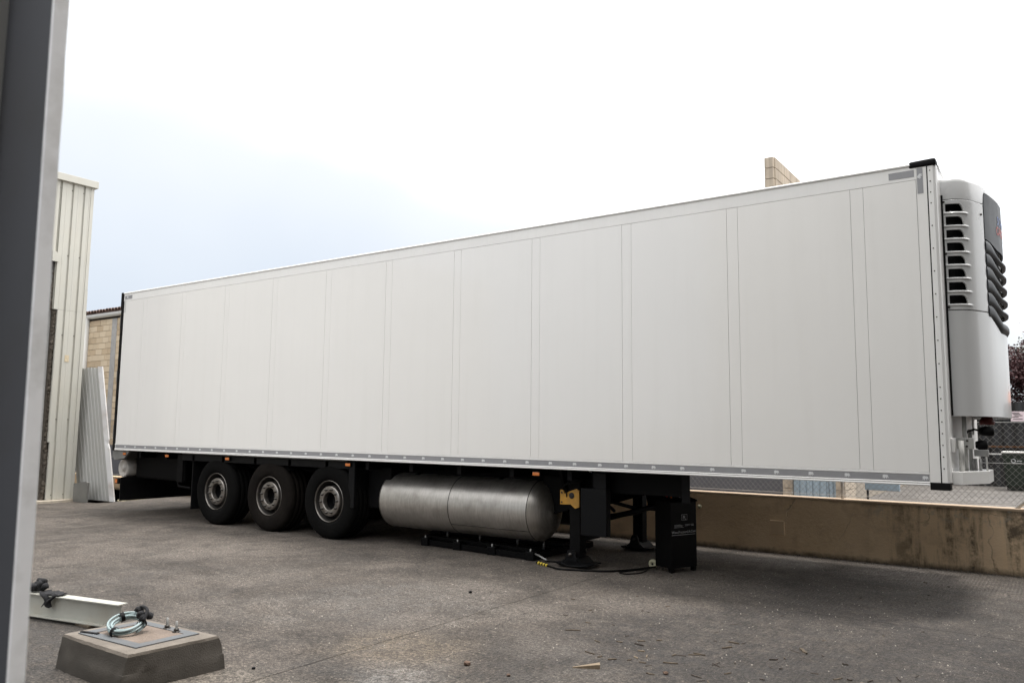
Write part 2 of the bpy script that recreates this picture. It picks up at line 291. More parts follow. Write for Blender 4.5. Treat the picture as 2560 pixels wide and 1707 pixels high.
# ------------------------------------------------------------ mesh helpers
ORG = {}
class MB:
    def __init__(s): s.v = []; s.f = []; s.sm = []
    def add(s, vs, fs, smooth=False):
        o = len(s.v); s.v += [Vector(v) for v in vs]; s.f += [tuple(i+o for i in f) for f in fs]; s.sm += [smooth]*len(fs); return s
    def box(s, x0, x1, y0, y1, z0, z1, bev=0):
        if bev:
            b = min(bev, (x1-x0)*.45, (y1-y0)*.45, (z1-z0)*.45)
            bm = bmesh.new(); bmesh.ops.create_cube(bm, size=1)
            for v in bm.verts: v.co = Vector(((x0+x1)/2+v.co.x*(x1-x0), (y0+y1)/2+v.co.y*(y1-y0), (z0+z1)/2+v.co.z*(z1-z0)))
            bmesh.ops.bevel(bm, geom=bm.edges[:], offset=b, segments=2, affect='EDGES', profile=.5)
            return s.bm(bm)
        p = [(x, y, z) for x in (x0, x1) for y in (y0, y1) for z in (z0, z1)]
        return s.add(p, [(0, 1, 3, 2), (4, 6, 7, 5), (0, 4, 5, 1), (2, 3, 7, 6), (0, 2, 6, 4), (1, 5, 7, 3)])
    def bm(s, bm, mtx=None, smooth=False):
        bm.verts.index_update(); bm.verts.ensure_lookup_table()
        vs = [(mtx @ v.co if mtx else v.co.copy()) for v in bm.verts]
        s.add(vs, [tuple(v.index for v in f.verts) for f in bm.faces], smooth); bm.free(); return s
    def tube(s, pts, r, n=8, closed=False, smooth=True):
        pts = [Vector(p) for p in pts]; rings = []
        for i, p in enumerate(pts):
            if closed: d = pts[(i+1) % len(pts)]-pts[i-1]
            else: d = pts[min(i+1, len(pts)-1)]-pts[max(i-1, 0)]
            d.normalize(); a = Vector((0, 0, 1)) if abs(d.z) < .9 else Vector((1, 0, 0))
            u = d.cross(a).normalized(); v = d.cross(u)
            rr = r[i] if isinstance(r, (list, tuple)) else r
            rings.append([p+(u*math.cos(2*PI*k/n)+v*math.sin(2*PI*k/n))*rr for k in range(n)])
        vs = [q for g in rings for q in g]; m = len(rings); fs = []
        for i in range(m if closed else m-1):
            for k in range(n):
                a, b = i*n+k, i*n+(k+1) % n; c, d = ((i+1) % m)*n+(k+1) % n, ((i+1) % m)*n+k
                fs.append((a, b, c, d))
        if not closed: fs += [tuple(range(n))[::-1], tuple((m-1)*n+k for k in range(n))]
        return s.add(vs, fs, smooth)
    def lathe(s, prof, c, axis='y', n=40, smooth=True, a0=0, a1=2*PI):
        """prof: (radius, offset along axis)"""
        c = Vector(c); vs = []; full = abs(a1-a0-2*PI) < 1e-6; m = n if full else n+1
        for r, h in prof:
            for k in range(m):
                a = a0+(a1-a0)*k/n; x, y = r*math.cos(a), r*math.sin(a)
                vs.append(c+(Vector((x, h, y)) if axis == 'y' else Vector((h, x, y)) if axis == 'x' else Vector((x, y, h))))
        fs = []
        for i in range(len(prof)-1):
            for k in range(n):
                a, b = i*m+k, i*m+(k+1) % m; fs.append((a, b, b+m, a+m))
        return s.add(vs, fs, smooth)
    def prism(s, poly, a, b, axis='x'):
        """poly of 2-D points extruded along axis from a to b"""
        def P(p, h): return {'x': (h, p[0], p[1]), 'y': (p[0], h, p[1]), 'z': (p[0], p[1], h)}[axis]
        n = len(poly); vs = [P(p, a) for p in poly]+[P(p, b) for p in poly]
        fs = [tuple(range(n)), tuple(range(2*n-1, n-1, -1))]+[(i, (i+1) % n+0, (i+1) % n+n, i+n) for i in range(n)]
        return s.add(vs, fs)
    def mesh(s, name, o=Vector((0, 0, 0)), m=None):
        me = bpy.data.meshes.new(name); me.from_pydata([tuple(v-o) for v in s.v], [], s.f)
        me.polygons.foreach_set('use_smooth', s.sm)
        if m: me.materials.append(m)
        bm = bmesh.new(); bm.from_mesh(me); bmesh.ops.recalc_face_normals(bm, faces=bm.faces[:]); bm.to_mesh(me); bm.free()
        return me
    def build(s, name, m, parent=None, kind=None, label=None, **tags):
        o = ORG.get(parent.name, Vector((0, 0, 0))) if parent else Vector((0, 0, 0))
        ob = bpy.data.objects.new(name, s.mesh(name, o, m)); C.objects.link(ob)
        if parent: ob.parent = parent
        ORG[ob.name] = o
        if kind: ob['kind'] = kind
        if label: ob['label'] = label
        for k, v in tags.items(): ob[k] = v
        return ob
def thing(name, label, cat, loc=(0, 0, 0), group=None):
    o = bpy.data.objects.new(name, None); C.objects.link(o); o.location = loc; o.empty_display_size = .1
    o['label'] = label; o['category'] = cat
    if group: o['group'] = group
    ORG[o.name] = Vector(loc); return o
def tag(o, label, cat, group=None):
    o['label'] = label; o['category'] = cat
    if group: o['group'] = group
    return o
def inst(name, me, parent, loc, rot=None, scale=None):
    ob = bpy.data.objects.new(name, me); C.objects.link(ob); ob.parent = parent
    ob.location = Vector(loc)-ORG[parent.name]; ORG[ob.name] = ORG[parent.name]
    if rot: ob.rotation_euler = rot
    if scale: ob.scale = scale
    return ob
def rebase(ob, loc):
    """put the origin of a one-mesh thing at loc"""
    loc = Vector(loc); ob.data.transform(Matrix.Translation(-loc)); ob.location = loc; return ob
def text_mesh(s, size, bold=0):
    cu = bpy.data.curves.new('lettering', 'FONT'); cu.body = s; cu.size = size; cu.offset = bold; cu.resolution_u = 3
    ob = bpy.data.objects.new('lettering', cu); C.objects.link(ob)
    dg = bpy.context.evaluated_depsgraph_get(); me = bpy.data.meshes.new_from_object(ob.evaluated_get(dg))
    bpy.data.objects.remove(ob); return me

# ------------------------------------------------------------ ground
b = MB(); b.add([(-400, -400, -.62), (400, -400, -.62), (400, 400, -.62), (-400, 400, -.62)], [(0, 1, 2, 3)])
b.build('ground', TERR, kind='structure')
b = MB()   # dark bed under the yard slabs
b.prism([(-1.86, .75), (-2.22, 2.79), (40, 2.79), (40, -40), (-40, -40), (-40, .75)], -.6, -.03, 'z')
yard = b.build('yard_paving', SOIL, kind='structure')
xs = [-40, -15, -5.02, -.02, 4.98, 9.98, 14.98, 19.98, 40]; ys = [-40, -15.45, -10.45, -5.45, -.45, 2.785]; g = .004
for i in range(len(xs)-1):
    for j in range(len(ys)-1):
        x0, x1, y0, y1 = xs[i]+g, xs[i+1]-g, ys[j]+g, ys[j+1]-g
        if j == 4 and x1 < -1: 
            if x1 < -6: continue
            poly = [(x0, y0), (x1, y0), (x1, y1), (-2.2, y1), (-1.86, 1.24), (-1.84, .70), (x0, .70)]
        else: poly = [(x0, y0), (x1, y0), (x1, y1), (x0, y1)]
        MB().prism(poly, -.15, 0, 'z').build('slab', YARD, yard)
MB().prism([(-60, 2.98), (60, 2.98), (60, 60), (-60, 60)], -.6, -.004, 'z').build('neighbour_yard', NYARD, kind='structure')
# rubble along the broken edge of the slab behind the trailer
b = MB()
for k in range(150):
    t = random.random(); x = -1.86-.34*t+random.gauss(-.07, .05); y = 1.2+1.6*t; s = random.uniform(.012, .04)
    bm = bmesh.new(); bmesh.ops.create_icosphere(bm, subdivisions=1, radius=s)
    for v in bm.verts: v.co *= random.uniform(.6, 1.2)
    b.bm(bm, Matrix.Translation((x, y, -.02+random.random()*.03)))
b.build('edge_rubble', mat('pale_rubble', (.38, .34, .24), .9, 0, .4, 30), kind='stuff')
b = MB()
for i in range(60):
    x = 8.0+i*.12
    for k in range(5):
        s = random.uniform(.004, .014)
        bm = bmesh.new(); bmesh.ops.create_icosphere(bm, subdivisions=1, radius=s)
        b.bm(bm, Matrix.Translation((x+random.random()*.12, 2.78-abs(random.gauss(0, .05)), s*.4)))
b.build('grit_at_wall_foot', mat('dark_grit', (.10, .085, .07), .95, 0, .4, 30), kind='stuff')

# ------------------------------------------------------------ boundary wall and fence
WY = 2.80
wall = thing('boundary_wall', 'low ochre rendered wall with dark damp stains behind the white trailer', 'wall', (9, WY, 0))
b = MB(); prof_n = 170
for side, y in ((0, WY), (1, WY+.18)):
    pass
vs = []; fs = []
nx, nz = 180, 10
for i in range(nx+1):
    x = -4+20*i/nx
    for j in range(nz+1):
        z = -.05+.755*j/nz
        vs.append((x, WY+random.gauss(0, .0012)+.003*math.sin(x*1.7)+.002*math.sin(z*9+x), z))
for i in range(nx):
    for j in range(nz): a = i*(nz+1)+j; fs.append((a, a+nz+1, a+nz+2, a+1))
b.add(vs, fs, True); b.box(-4, 16, WY+.02, WY+.18, -.6, .70)
b.box(16, 30, WY, WY+.18, -.6, .705)
b.build('render_face', OCHRE, wall)
MB().box(-4, 30, WY-.006, WY+.19, .705, .735, .006).build('coping', COPE, wall)
MB().box(11.03-.09, 11.03+.09, WY-.014, WY+.01, .235, .415, .004).build('junction_cover', mat('ochre_cover', (0.7128, 0.54, 0.3618), .8, 0, .06, 6), wall)
MB().lathe([(0, -.03), (.02, -.028), (.028, -.012), (.028, 0)], (9.98, WY, .53), 'y', 12).build('pipe_stub', CREAM, wall)
lw = MB().box(-16, -4.02, WY, WY+.18, -.62, .30).build('stepped_wall', OCHRE)
rebase(lw, (-8, WY, -.6)); tag(lw, 'small piece of ochre wall seen low behind the trailer tail', 'wall')
cu = MB().box(-16, -3.2, WY-.22, WY-.01, -.30, -.07, .01).build('concrete_kerb', CONC)
rebase(cu, (-8, WY, -.3)); tag(cu, 'pale kerb strip at the foot of the wall behind the trailer tail', 'kerb')

FY = 2.90
fence = thing('chain_link_fence', 'rusty chain link fence on top of the ochre wall', 'fence', (9, FY, .735))
b = MB(); Z0, Z1 = .76, 1.70; pitch = .068; H = Z1-Z0; run = H*.93
def wire(b, x0, z0, x1, z1, y):
    r = .0017
    d = Vector((x1-x0, 0, z1-z0)).normalized(); u = Vector((-d.z, 0, d.x))*r; v = Vector((0, r, 0))
    p0, p1 = Vector((x0, y, z0)), Vector((x1, y, z1))
    b.add([p0+u, p0+v, p0-u, p0-v, p1+u, p1+v, p1-u, p1-v], [(0, 1, 5, 4), (1, 2, 6, 5), (2, 3, 7, 6), (3, 0, 4, 7)])
xa, xb = -9., 16.
k = 0; x = xa-run
while x < xb:
    for sgn in (1, -1):
        x0 = x if sgn > 0 else x+run; x1 = x+run if sgn > 0 else x
        wire(b, x0, Z0, x1, Z1, FY+.002*sgn)
    x += pitch; k += 1
b.build('chain_link_mesh', WIRE, fence, kind='stuff')
for z in (1.694, 1.231, .775):
    MB().tube([(xa, FY-.005, z), (2, FY-.005, z-.004), (9, FY-.005, z), (xb, FY-.005, z)], .0028, 6).build('tension_wire', FROST, fence)
for px in (15.2, 11.815, 8.6, 5.6, 2.6, -.4, -3.4, -6.4, 16):
    MB().tube([(px, FY+.03, .60 if px > -4 else -.2), (px, FY+.03, 1.745)], .021, 10).build('fence_post', FROST, fence)
MB().tube([(14.5, FY+.02, 1.5), (13.64, FY-.02, .70)], .018, 8).build('brace', FROST, fence)

# ------------------------------------------------------------ neighbour building
NY = 6.2
nb = thing('block_warehouse', 'sand coloured block warehouse with grey plinth, gutter and brown roof beyond the trailer', 'building', (0, NY, 0))
MB().box(-30, 10.125, NY+.03, 30, 0, 5.12).build('wall', MORT, nb)
MB().box(-30, 10.125, NY-.012, NY+.03, 0, .905).build('plinth', PLIN, nb)
MB().box(-10.4, 9.93, NY+.0, NY+.03, .905, 5.12).build('block_facing', BLOK, nb)
MB().box(-30, -14.7, NY+.0, NY+.03, .905, 5.12).build('block_facing', BLOK, nb)
MB().box(-11.93, -11.63, NY-.025, NY+.03, .0, 5.1, .008).build('concrete_pillar', CONC, nb)
bmesh_block = MB().box(-.195, .195, -.03, .02, -.095, .095, .004).mesh('block', Vector(), BLOK)
half_block = MB().box(-.095, .095, -.03, .02, -.095, .095, .004).mesh('block', Vector(), BLOK)
BLOKb = mat('paler_sand_block', (.55, .455, .33), .85, 0, .06, 2, .35, 130)
BLOKc = mat('darker_sand_block', (.44, .345, .235), .85, 0, .07, 2, .35, 130)
variants = [bmesh_block]
for mm in (BLOKb, BLOKc): c2 = bmesh_block.copy(); c2.materials[0] = mm; variants.append(c2)
for r in range(21):
    z = 1.005+r*.2
    for lo, hi in ((-14.7, -11.935), (-11.625, -10.4)):
        x = lo-.4+(.2 if r % 2 else 0)
        while x < hi:
            a_, c_ = max(lo, x), min(hi, x+.4); x += .4
            if c_-a_ < .06: continue
            inst('block', random.choice(variants), nb, ((a_+c_)/2, NY+.012+random.gauss(0, .0015), z), None, ((c_-a_-.01)/.39, 1, 1))
# gutter, downpipe, tiles
gp = [(NY-.02, 5.30), (NY-.14, 5.30), (NY-.15, 5.24), (NY-.12, 5.18), (NY-.02, 5.16)]
MB().prism(gp, -30, 9.9, 'x').build('gutter', WHIT, nb)
MB().tube([(-13.5, NY-.08, 5.2), (-13.5, NY-.08, .3)], .11, 14).build('downpipe', WHIT, nb)
rf = MB().prism([(NY-.16, 5.31), (NY-.10, 5.36), (12, 6.3), (18, 5.4), (18, 5.3), (12, 6.2), (NY, 5.30)], -30, 9.9, 'x').build('roof', TILE, nb)
tile = MB().lathe([(.085, 0), (.085, .45), (.065, .45), (.065, 0)], (0, 0, 0), 'y', 8, True, 0, PI).mesh('roof_tile', Vector(), TILE)
for k in range(26):
    inst('roof_tile', tile, rf, (-15.4+k*.19, NY-.2, 5.335+random.gauss(0, .006)), (math.radians(9)+random.gauss(0, .02), random.gauss(0, .03), random.gauss(0, .03)))
# far corner: jamb, door, pier
MB().box(10.13, 10.28, NY-.0, NY+.2, 0, 5.1).build('door_jamb', MORT, nb)
jb = half_block.copy(); jb.materials[0] = BLOK2
for r in range(6):
    inst('block', jb, nb, (10.205, NY-.005, .105+r*.2), None, (.78, 1, 1))
dr = MB().box(10.285, 10.98, NY+.08, NY+.12, 0, 2.2).build('door', BLUE, nb)
for x in (10.33, 10.44, 10.55, 10.66, 10.78, 10.88):
    MB().box(x-.045, x+.045, NY+.062, NY+.079, .03, 2.15, .006).build('door_rib', BLUE, dr)
MB().box(10.86, 10.867, NY+.055, NY+.06, .03, 2.15).build('door_gap', INK, dr)
MB().box(10.985, 11.10, NY+.01, NY+.80, 0, 5.1).build('corner_pier', MORT, nb)
wb = half_block.copy(); wb.materials[0] = BLOK2; wb2 = bmesh_block.copy(); wb2.materials[0] = BLOK2
for r in range(6):
    z = .105+r*.2
    inst('block', wb, nb, (11.045, NY+.0, z), None, (.56, 1, 1))
for r in range(6):
    for cidx in range(2):
        inst('block', wb2, nb, (11.102, NY+.20+cidx*.4, .105+r*.2), (0, 0, PI/2))
MB().box(10.125, 10.98, NY+.1, NY+6, 2.25, 5.1).build('lintel_wall', BLOK, nb)
# parapet that rises above the trailer
par = MB().box(9.965, 10.095, NY+.03, NY+4.2, 5.15, 6.46).build('parapet_wall', MORT, nb)
pb = MB().box(-.195, .195, -.03, .02, -.095, .095, .006).mesh('block', Vector(), BLOK2)
pe = MB().box(-.08, .08, -.03, .03, -.095, .095, .006).mesh('block', Vector(), BLOK2)
for r in range(7):
    z = 6.365-r*.2
    inst('block', pe, par, (10.03, NY+.01, z))
    for cidx in range(10):
        y = NY+.235+cidx*.4+(.0 if r % 2 else .2)
        if y > NY+4: continue
        inst('block', pb, par, (10.10, y, z), (0, 0, PI/2))
    if r % 2 == 0: inst('block', pb, par, (10.10, NY+.135, z), (0, 0, PI/2), (.5, 1, 1))

# neighbour yard things
gt = thing('sliding_gate', 'pale blue sheet metal gate panel standing in the neighbouring yard', 'gate', (11, 9.5, 0))
MB().box(10.78, 11.42, 9.5, 9.54, .42, 1.7, .01).build('gate_panel', BLUE, gt)
MB().box(10.80, 10.84, 9.545, 9.58, .06, 1.75, .006).build('gate_post', SHED, gt)
mt = MB().prism([(9.95, 11.6), (11.0, 10.7), (11.25, 11.0), (10.3, 12.3)], -.002, .02, 'z').build('rubber_mat', DARK); rebase(mt, (10.6, 11.5, 0))
tag(mt, 'black mat lying flat on the neighbouring yard beside the blue gate', 'mat')
for k, (x, y, r) in enumerate([(11.3, 9.4, .16), (11.42, 9.9, .10)]):
    b = MB()
    for q in range(9):
        a = random.random()*6.3; l_ = random.uniform(.1, .3)
        b.tube([(x, y, .02), (x+math.cos(a)*l_*.6, y+math.sin(a)*l_*.6, .07), (x+math.cos(a)*l_, y+math.sin(a)*l_, .02)], .012, 5)
    o = b.build('dry_branch', WOOD); rebase(o, (x, y, 0))
    tag(o, 'small dark twig heap on the pale yard, %s of the pair' % ('nearer' if k == 0 else 'farther'), 'branches', 'twigs on the neighbouring yard')
shed = thing('metal_shed', 'dark corrugated metal shed behind the chain link fence under the cooling unit', 'shed', (13.5, 20.3, 0))
b = MB(); n = 150; vs = []; fs = []
for i in range(n+1):
    x = 9.4+i*.08; y = 20.3+[0, 0, .05, .05][i % 4]; vs += [(x, y, 0), (x, y, 2.5)]
for i in range(n): fs.append((2*i, 2*i+2, 2*i+3, 2*i+1))
b.add(vs, fs); b.box(9.4, 21.4, 20.36, 26, 0, 2.45); b.build('cladding', SHED, shed)
MB().box(9.3, 21.5, 20.22, 20.29, 1.16, 1.20).build('rail', RUST, shed)
MB().box(11.9, 11.96, 20.1, 20.18, .25, .98).build('white_frame', FROST, shed); MB().box(11.97, 12.6, 20.1, 20.18, .94, .98).build('white_frame', FROST, shed)
rfh = thing('red_roof_house', 'house with a red clay roof just showing beyond the dark shed', 'house', (15, 28, 0))
MB().box(13.2, 22, 28, 34, 0, 2.6).build('wall', PINK, rfh)
MB().prism([(27.6, 2.55), (31, 3.3), (34.4, 2.55)], 13.0, 22.2, 'x').build('roof', REDR, rfh)
sg = thing('notice_board', 'pale pink notice board with dark print above the bins at the picture edge', 'sign', (12.97, 20.1, 0))
MB().box(12.80, 13.16, 20.05, 20.08, 1.93, 2.22, .003).build('board', PINK, sg)
for z, x0, x1 in ((2.17, 12.84, 13.02), (2.13, 12.86, 13.05), (2.09, 12.90, 13.10), (2.05, 12.84, 13.0), (1.99, 12.86, 13.1)):
    MB().box(x0, x1, 20.044, 20.047, z, z+.018).build('print_line', INK, sg)
for k, (bx, by, lab) in enumerate([(12.95, 18.7, 'dark green wheelie bin with pale lid behind the fence at the right edge')]):
    t = thing('wheelie_bin', lab, 'bin', (bx, by, 0))
    bb = MB(); w0, w1, d0, d1 = .25, .31, .28, .36
    bb.add([(bx-w0, by-d0, .12), (bx+w0, by-d0, .12), (bx+w0, by+d0, .12), (bx-w0, by+d0, .12), (bx-w1, by-d1, 1.02), (bx+w1, by-d1, 1.02), (bx+w1, by+d1, 1.02), (bx-w1, by+d1, 1.02)],
           [(3, 2, 1, 0), (4, 5, 6, 7), (0, 1, 5, 4), (1, 2, 6, 5), (2, 3, 7, 6), (3, 0, 4, 7)])
    bb.box(bx-w1-.02, bx+w1+.02, by-d1-.02, by+d1+.02, .97, 1.02, .008)
    bb.box(bx-.22, bx+.22, by-.2, by+.2, 0.02, .12)
    bb.build('body', BIN, t)
    MB().box(bx-w1-.03, bx+w1+.03, by-d1-.04, by+d1+.04, 1.023, 1.075, .02).build('lid', BIN if k else WHIT, t)
    for s in (-1, 1): MB().lathe([(0, -.03), (.1, -.03), (.1, .03), (0, .03)], (bx+s*.24, by+.25, .1), 'x', 14).build('wheel', RUBB, t)
    ring = MB(); ring.lathe([(.055, 0), (.055, -.002), (.04, -.002), (.04, 0)], (bx-.06, by-d1-.002, .82), 'y', 16); ring.box(bx+.02, bx+.14, by-d1-.004, by-d1-.001, .81, .83); ring.box(bx-.08, bx+.14, by-d1-.004, by-d1-.001, .745, .765)
    ring.build('print', INKW, t)

def tree(name, lab, x, y, h, cr, lm, zc, n, leaf):
    t = thing(name, lab, 'tree', (x, y, 0), 'trees beyond the shed')
    tb = MB(); tb.tube([(x, y, 0), (x+.06, y, h*.3), (x-.05, y+.03, h*.6), (x, y, h*.92)], [.16, .12, .075, .02], 8)
    pts = []
    for k in range(26):
        a = random.random()*2*PI; z0 = h*random.uniform(.28, .8); rr = cr*random.uniform(.45, 1.05)*math.sqrt(max(.1, 1-((z0-zc)/(h*.62))**2))
        p1 = Vector((x+math.cos(a)*rr, y+math.sin(a)*rr, z0+rr*random.uniform(.15, .8)))
        tb.tube([(x, y, z0), (x+math.cos(a)*rr*.5, y+math.sin(a)*rr*.5, z0+(p1.z-z0)*.6), p1], [.04, .022, .006], 5)
        for q in range(5):
            tt = random.uniform(.35, 1.05); base = Vector((x, y, z0)).lerp(p1, tt)
            pts.append(base+Vector((random.gauss(0, .22), random.gauss(0, .22), random.gauss(0, .2))))
    tb.build('trunk', BARK, t)
    vs = []; fs = []
    for k in range(n):
        c = random.choice(pts); p = c+Vector((random.gauss(0, .17), random.gauss(0, .17), random.gauss(0, .14)))
        d = Vector((random.gauss(0, 1), random.gauss(0, 1), random.gauss(0, .6))).normalized()*leaf*random.uniform(.6, 1.2)
        s = d.cross(Vector((random.gauss(0, 1), random.gauss(0, 1), random.gauss(0, 1)))).normalized()*leaf*.42
        o = len(vs); vs += [p-d, p+s, p+d, p-s]; fs.append((o, o+1, o+2, o+3))
    MB().add(vs, fs).build('crown', lm, t)
tree('plum_tree', 'purple leaved plum tree rising beside the cooling unit at the right edge', 13.55, 23.5, 4.9, 1.35, LEAFR, 3.7, 30000, .055)
tree('broadleaf_tree', 'loose green tree whose top shows above the purple one', 13.75, 25, 6.1, 1.1, LEAFG, 5.2, 8000, .05)

# ------------------------------------------------------------ metal clad building on the left
mbd = thing('metal_clad_building', 'tall cream metal clad building corner at left behind the leaning sheet', 'building', (-2.7, -3, 0))
def ribbed(y0, y1, z0, z1, x, pitch=.235, ph=0., depth=.035):
    """vertical trapezoidal cladding sheet in a plane x = const, facing +x"""
    pts = [(y0, 0)]; k0 = math.floor((y0-ph)/pitch)
    for k in range(k0, k0+int((y1-y0)/pitch)+3):
        g0 = ph+k*pitch
        for dy, d in ((-.034, 0), (-.024, -depth), (.004, -depth), (.014, 0), (.095, 0), (.099, .004), (.111, .004), (.115, 0)):
            y = g0+dy
            if y0 < y < y1: pts.append((y, d))
    pts.append((y1, 0)); n = len(pts)
    vs = [(x+d, y, z0) for y, d in pts]+[(x+d, y, z1) for y, d in pts]+[(x-.05, y0, z0), (x-.05, y0, z1), (x-.05, y1, z0), (x-.05, y1, z1)]
    fs = [(i, i+1, n+i+1, n+i) for i in range(n-1)]+[(0, n, 2*n+1, 2*n), (n-1, 2*n-1, 2*n+3, 2*n+2)]
    return MB().add(vs, fs)
ribbed(.095, .60, 1.20, 3.90, -2.70, ph=.005).build('cladding_sheet', CLAD, mbd)
ribbed(.0, .60, 3.903, 6.62, -2.70, ph=.005).build('cladding_sheet', CLAD, mbd)
ribbed(.125, .60, .05, 1.20, -2.685, ph=.005).build('cladding_sheet', CLAD, mbd)
ribbed(-2.5, -.003, 4.90, 6.62, -2.70, ph=.005).build('cladding_sheet', CLAD, mbd)
for yy in range(5): ribbed(-5.0-yy*2.5, -2.52-yy*2.5, .05, 6.62, -2.70, ph=.005).build('cladding_sheet', CLAD, mbd)
MB().box(-2.76, -2.69, .602, .668, 4.372, 6.62, .004).build('corner_flashing', CLAD, mbd)
MB().box(-2.76, -2.686, .602, .671, .05, 4.368, .004).build('corner_flashing', CLAD, mbd)
MB().box(-2.78, -2.62, -15, .72, 6.59, 6.74, .006).build('top_capping', CLAD, mbd)
MB().box(-14, -2.76, -15, .665, 5.0, 6.7).build('upper_wall', CLAD, mbd)
MB().box(-14, -3.3, -15, .665, 0, 5.0).build('inner_wall', CONC, mbd)
MB().box(-3.3, -2.76, .45, .665, 0, 5.0).build('return_wall', CLAD, mbd)
MB().box(-3.05, -2.88, -.62, .05, 0, 4.88).build('concrete_jamb', CONC, mbd)
b = MB()
for k in range(130):
    z = k*.037; s = .026+.018*random.random()+.014*max(0, math.sin(z*2.1))
    bm = bmesh.new(); bmesh.ops.create_icosphere(bm, subdivisions=1, radius=s)
    for v in bm.verts: v.co *= random.uniform(.7, 1.25)
    b.bm(bm, Matrix.Translation((-2.775, .085+.02*math.sin(z*1.3)+.015*math.sin(z*4.1)+random.gauss(0, .010)-(.06 if z > 3.9 else 0), z)))
b.build('broken_mortar_edge', ROUGHC, mbd, kind='stuff')
MB().box(-3.0, -2.80, .055, .30, 0, 4.88).build('dark_reveal', ROUGHC, mbd)
MB().prism([(-2.95, -.35), (-2.50, -.35), (-2.48, .35), (-2.62, .78), (-2.9, .78)], 0, .045, 'z').build('base_slab', mat('pale_threshold', (.42, .37, .30), .9, 0, .2, 8, .4, 40), mbd)
MB().prism([(-.10, 4.88), (.03, 4.88), (.03, 5.02), (-.02, 5.08), (-.10, 5.10)], -2.69, -2.66, 'x').build('torn_flap', CLAD, mbd)
sq = MB().box(-2.699, -2.693, .300, .385, 2.84, 2.98).build('sticker_residue', mat('old_sticker', (.50, .42, .29), .8, 0, .25, 40), mbd)
scr = MB().lathe([(0, .012), (.008, .012), (.012, .004), (.012, 0)], (0, 0, 0), 'x', 6).mesh('screw', Vector(), NUT)
for z in (6.44, 5.05, 3.39, 1.66, .14):
    for y in (-.005, .23, .465): inst('screw', scr, mbd, (-2.725, y+.0, z))
for z in (1.25, 2.2, 3.9): inst('screw', scr, mbd, (-2.72, .635, z))
# leaning sheet
ln = thing('leaning_cladding_sheet', 'dented white ribbed sheet leaning against the corner of the metal building', 'metal sheet', (-2.3, .85, 0))
def lean(u, v, d=0):   # u along the base, v height; leans towards -x
    base = Vector((-1.80, .96, .02))+Vector((-.975, -.10, 0))*u
    return base+Vector((-.235*v, -.03*v, v))+Vector((.10, -1, 0)).normalized()*d
prof = [(0, -.02)]
for k in range(9):
    a = .03+k*.115; prof += [(a, 0), (a+.075, 0), (a+.085, -.013), (a+.105, -.013)]
prof += [(1.08, 0)]
vs = []; fs = []; rows = [0, .3, .6, .85, 1.2, 1.7, 2.2, 2.6, 2.72]
for v in rows:
    for (u, d) in prof: vs.append(lean(u, v+(.02*math.sin(u*5) if v == 2.72 else 0), d+.004*math.sin(v*2+u*2)))
n = len(prof)
for i in range(len(rows)-1):
    for k in range(n-1): fs.append((i*n+k, i*n+k+1, (i+1)*n+k+1, (i+1)*n+k))
MB().add(vs, fs).build('ribbed_sheet', CLADG, ln)
b = MB(); hs = [0, .5, 1.05, 1.16, 1.24, 1.6, 2.2, 2.75]
vs = []
for v in hs:
    k = .03 if 1.1 < v < 1.2 else 0
    for (u, d) in ((-.13+k, .0), (-.02, .03), (-.02, -.04), (-.12+k, -.03)): vs.append(lean(u, v, d))
fs = [(0, 1, 2, 3), tuple(4*(len(hs)-1)+q for q in (3, 2, 1, 0))]
for i in range(len(hs)-1):
    for q in range(4): fs.append((4*i+q, 4*i+(q+1) % 4, 4*i+4+(q+1) % 4, 4*i+4+q))
b.add(vs, fs).build('folded_edge', mat('white_folded_sheet', (.62, .62, .62), .45, 0, .04, 3, dirt=((.25, .17, .12), .55, 2.2)), ln)
bx = MB().prism([(-2.58, .0), (-2.05, .0), (-2.03, .40), (-2.10, .42), (-2.58, .36)], .60, .64, 'y').build('metal_offcut', mat('grey_offcut', (.20, .20, .19), .5, .3, .1, 4))
rebase(bx, (-2.3, .62, 0)); tag(bx, 'small grey metal offcut propped at the foot of the leaning sheet', 'metal sheet')

# warehouse front the photograph was taken from (cream cladding along the yard) and the doorway column
wf = thing('own_warehouse_front', 'cream clad warehouse front edge beside the dark doorway column at left', 'building', (10, -7.3, 0))
def clad_front(x0, x1, z0, z1, name='cladding'):
    pts = []; x = x0
    while x < x1-.23: pts += [(x, 0), (x+.19, 0), (x+.2, -.03), (x+.225, -.03)]; x += .235
    pts.append((x1, 0)); n = len(pts)
    vs = [(x, -7.22+d, z0) for x, d in pts]+[(x, -7.22+d, z1) for x, d in pts]
    MB().add(vs, [(i, i+1, n+i+1, n+i) for i in range(n-1)]).build(name, CLAD, wf)
clad_front(8.4, 12.595, .05, 7.0); clad_front(12.64, 15.88, 4.9, 7.0)
MB().box(8.4, 12.60, -7.34, -7.28, 0, 7.0).build('inner_lining', mat('grey_green_lining', (.30, .32, .30), .6, 0, .05, 3), wf)
MB().box(12.64, 15.88, -7.34, -7.28, 4.9, 7.0).build('lintel_wall', CLAD, wf)
MB().box(12.60, 12.684, -7.238, -7.188, 0, 6.9).build('cladding_edge', CLADG, wf)
wg = MB().box(15.9, 26, -22, 1.9, 0, 8.6).build('added_shade_wing', mat('grey_blocker_render', (.11, .107, .10), .85, 0, .1, 2, .3, 60)); rebase(wg, (20, -7, 0))  # unseen wing, added to block sky light from the right
tag(wg, 'plain grey wing added outside the picture to shade the right of the yard', 'building')
ps = thing('doorway_column', 'dark grey steel doorway column with pale scuffed edge, close at the left', 'column', (12.78, -7.2, 0))
MB().box(12.685, 12.868, -7.20, -7.185, 0, 6.9, .002).build('flange', POSTD, ps)
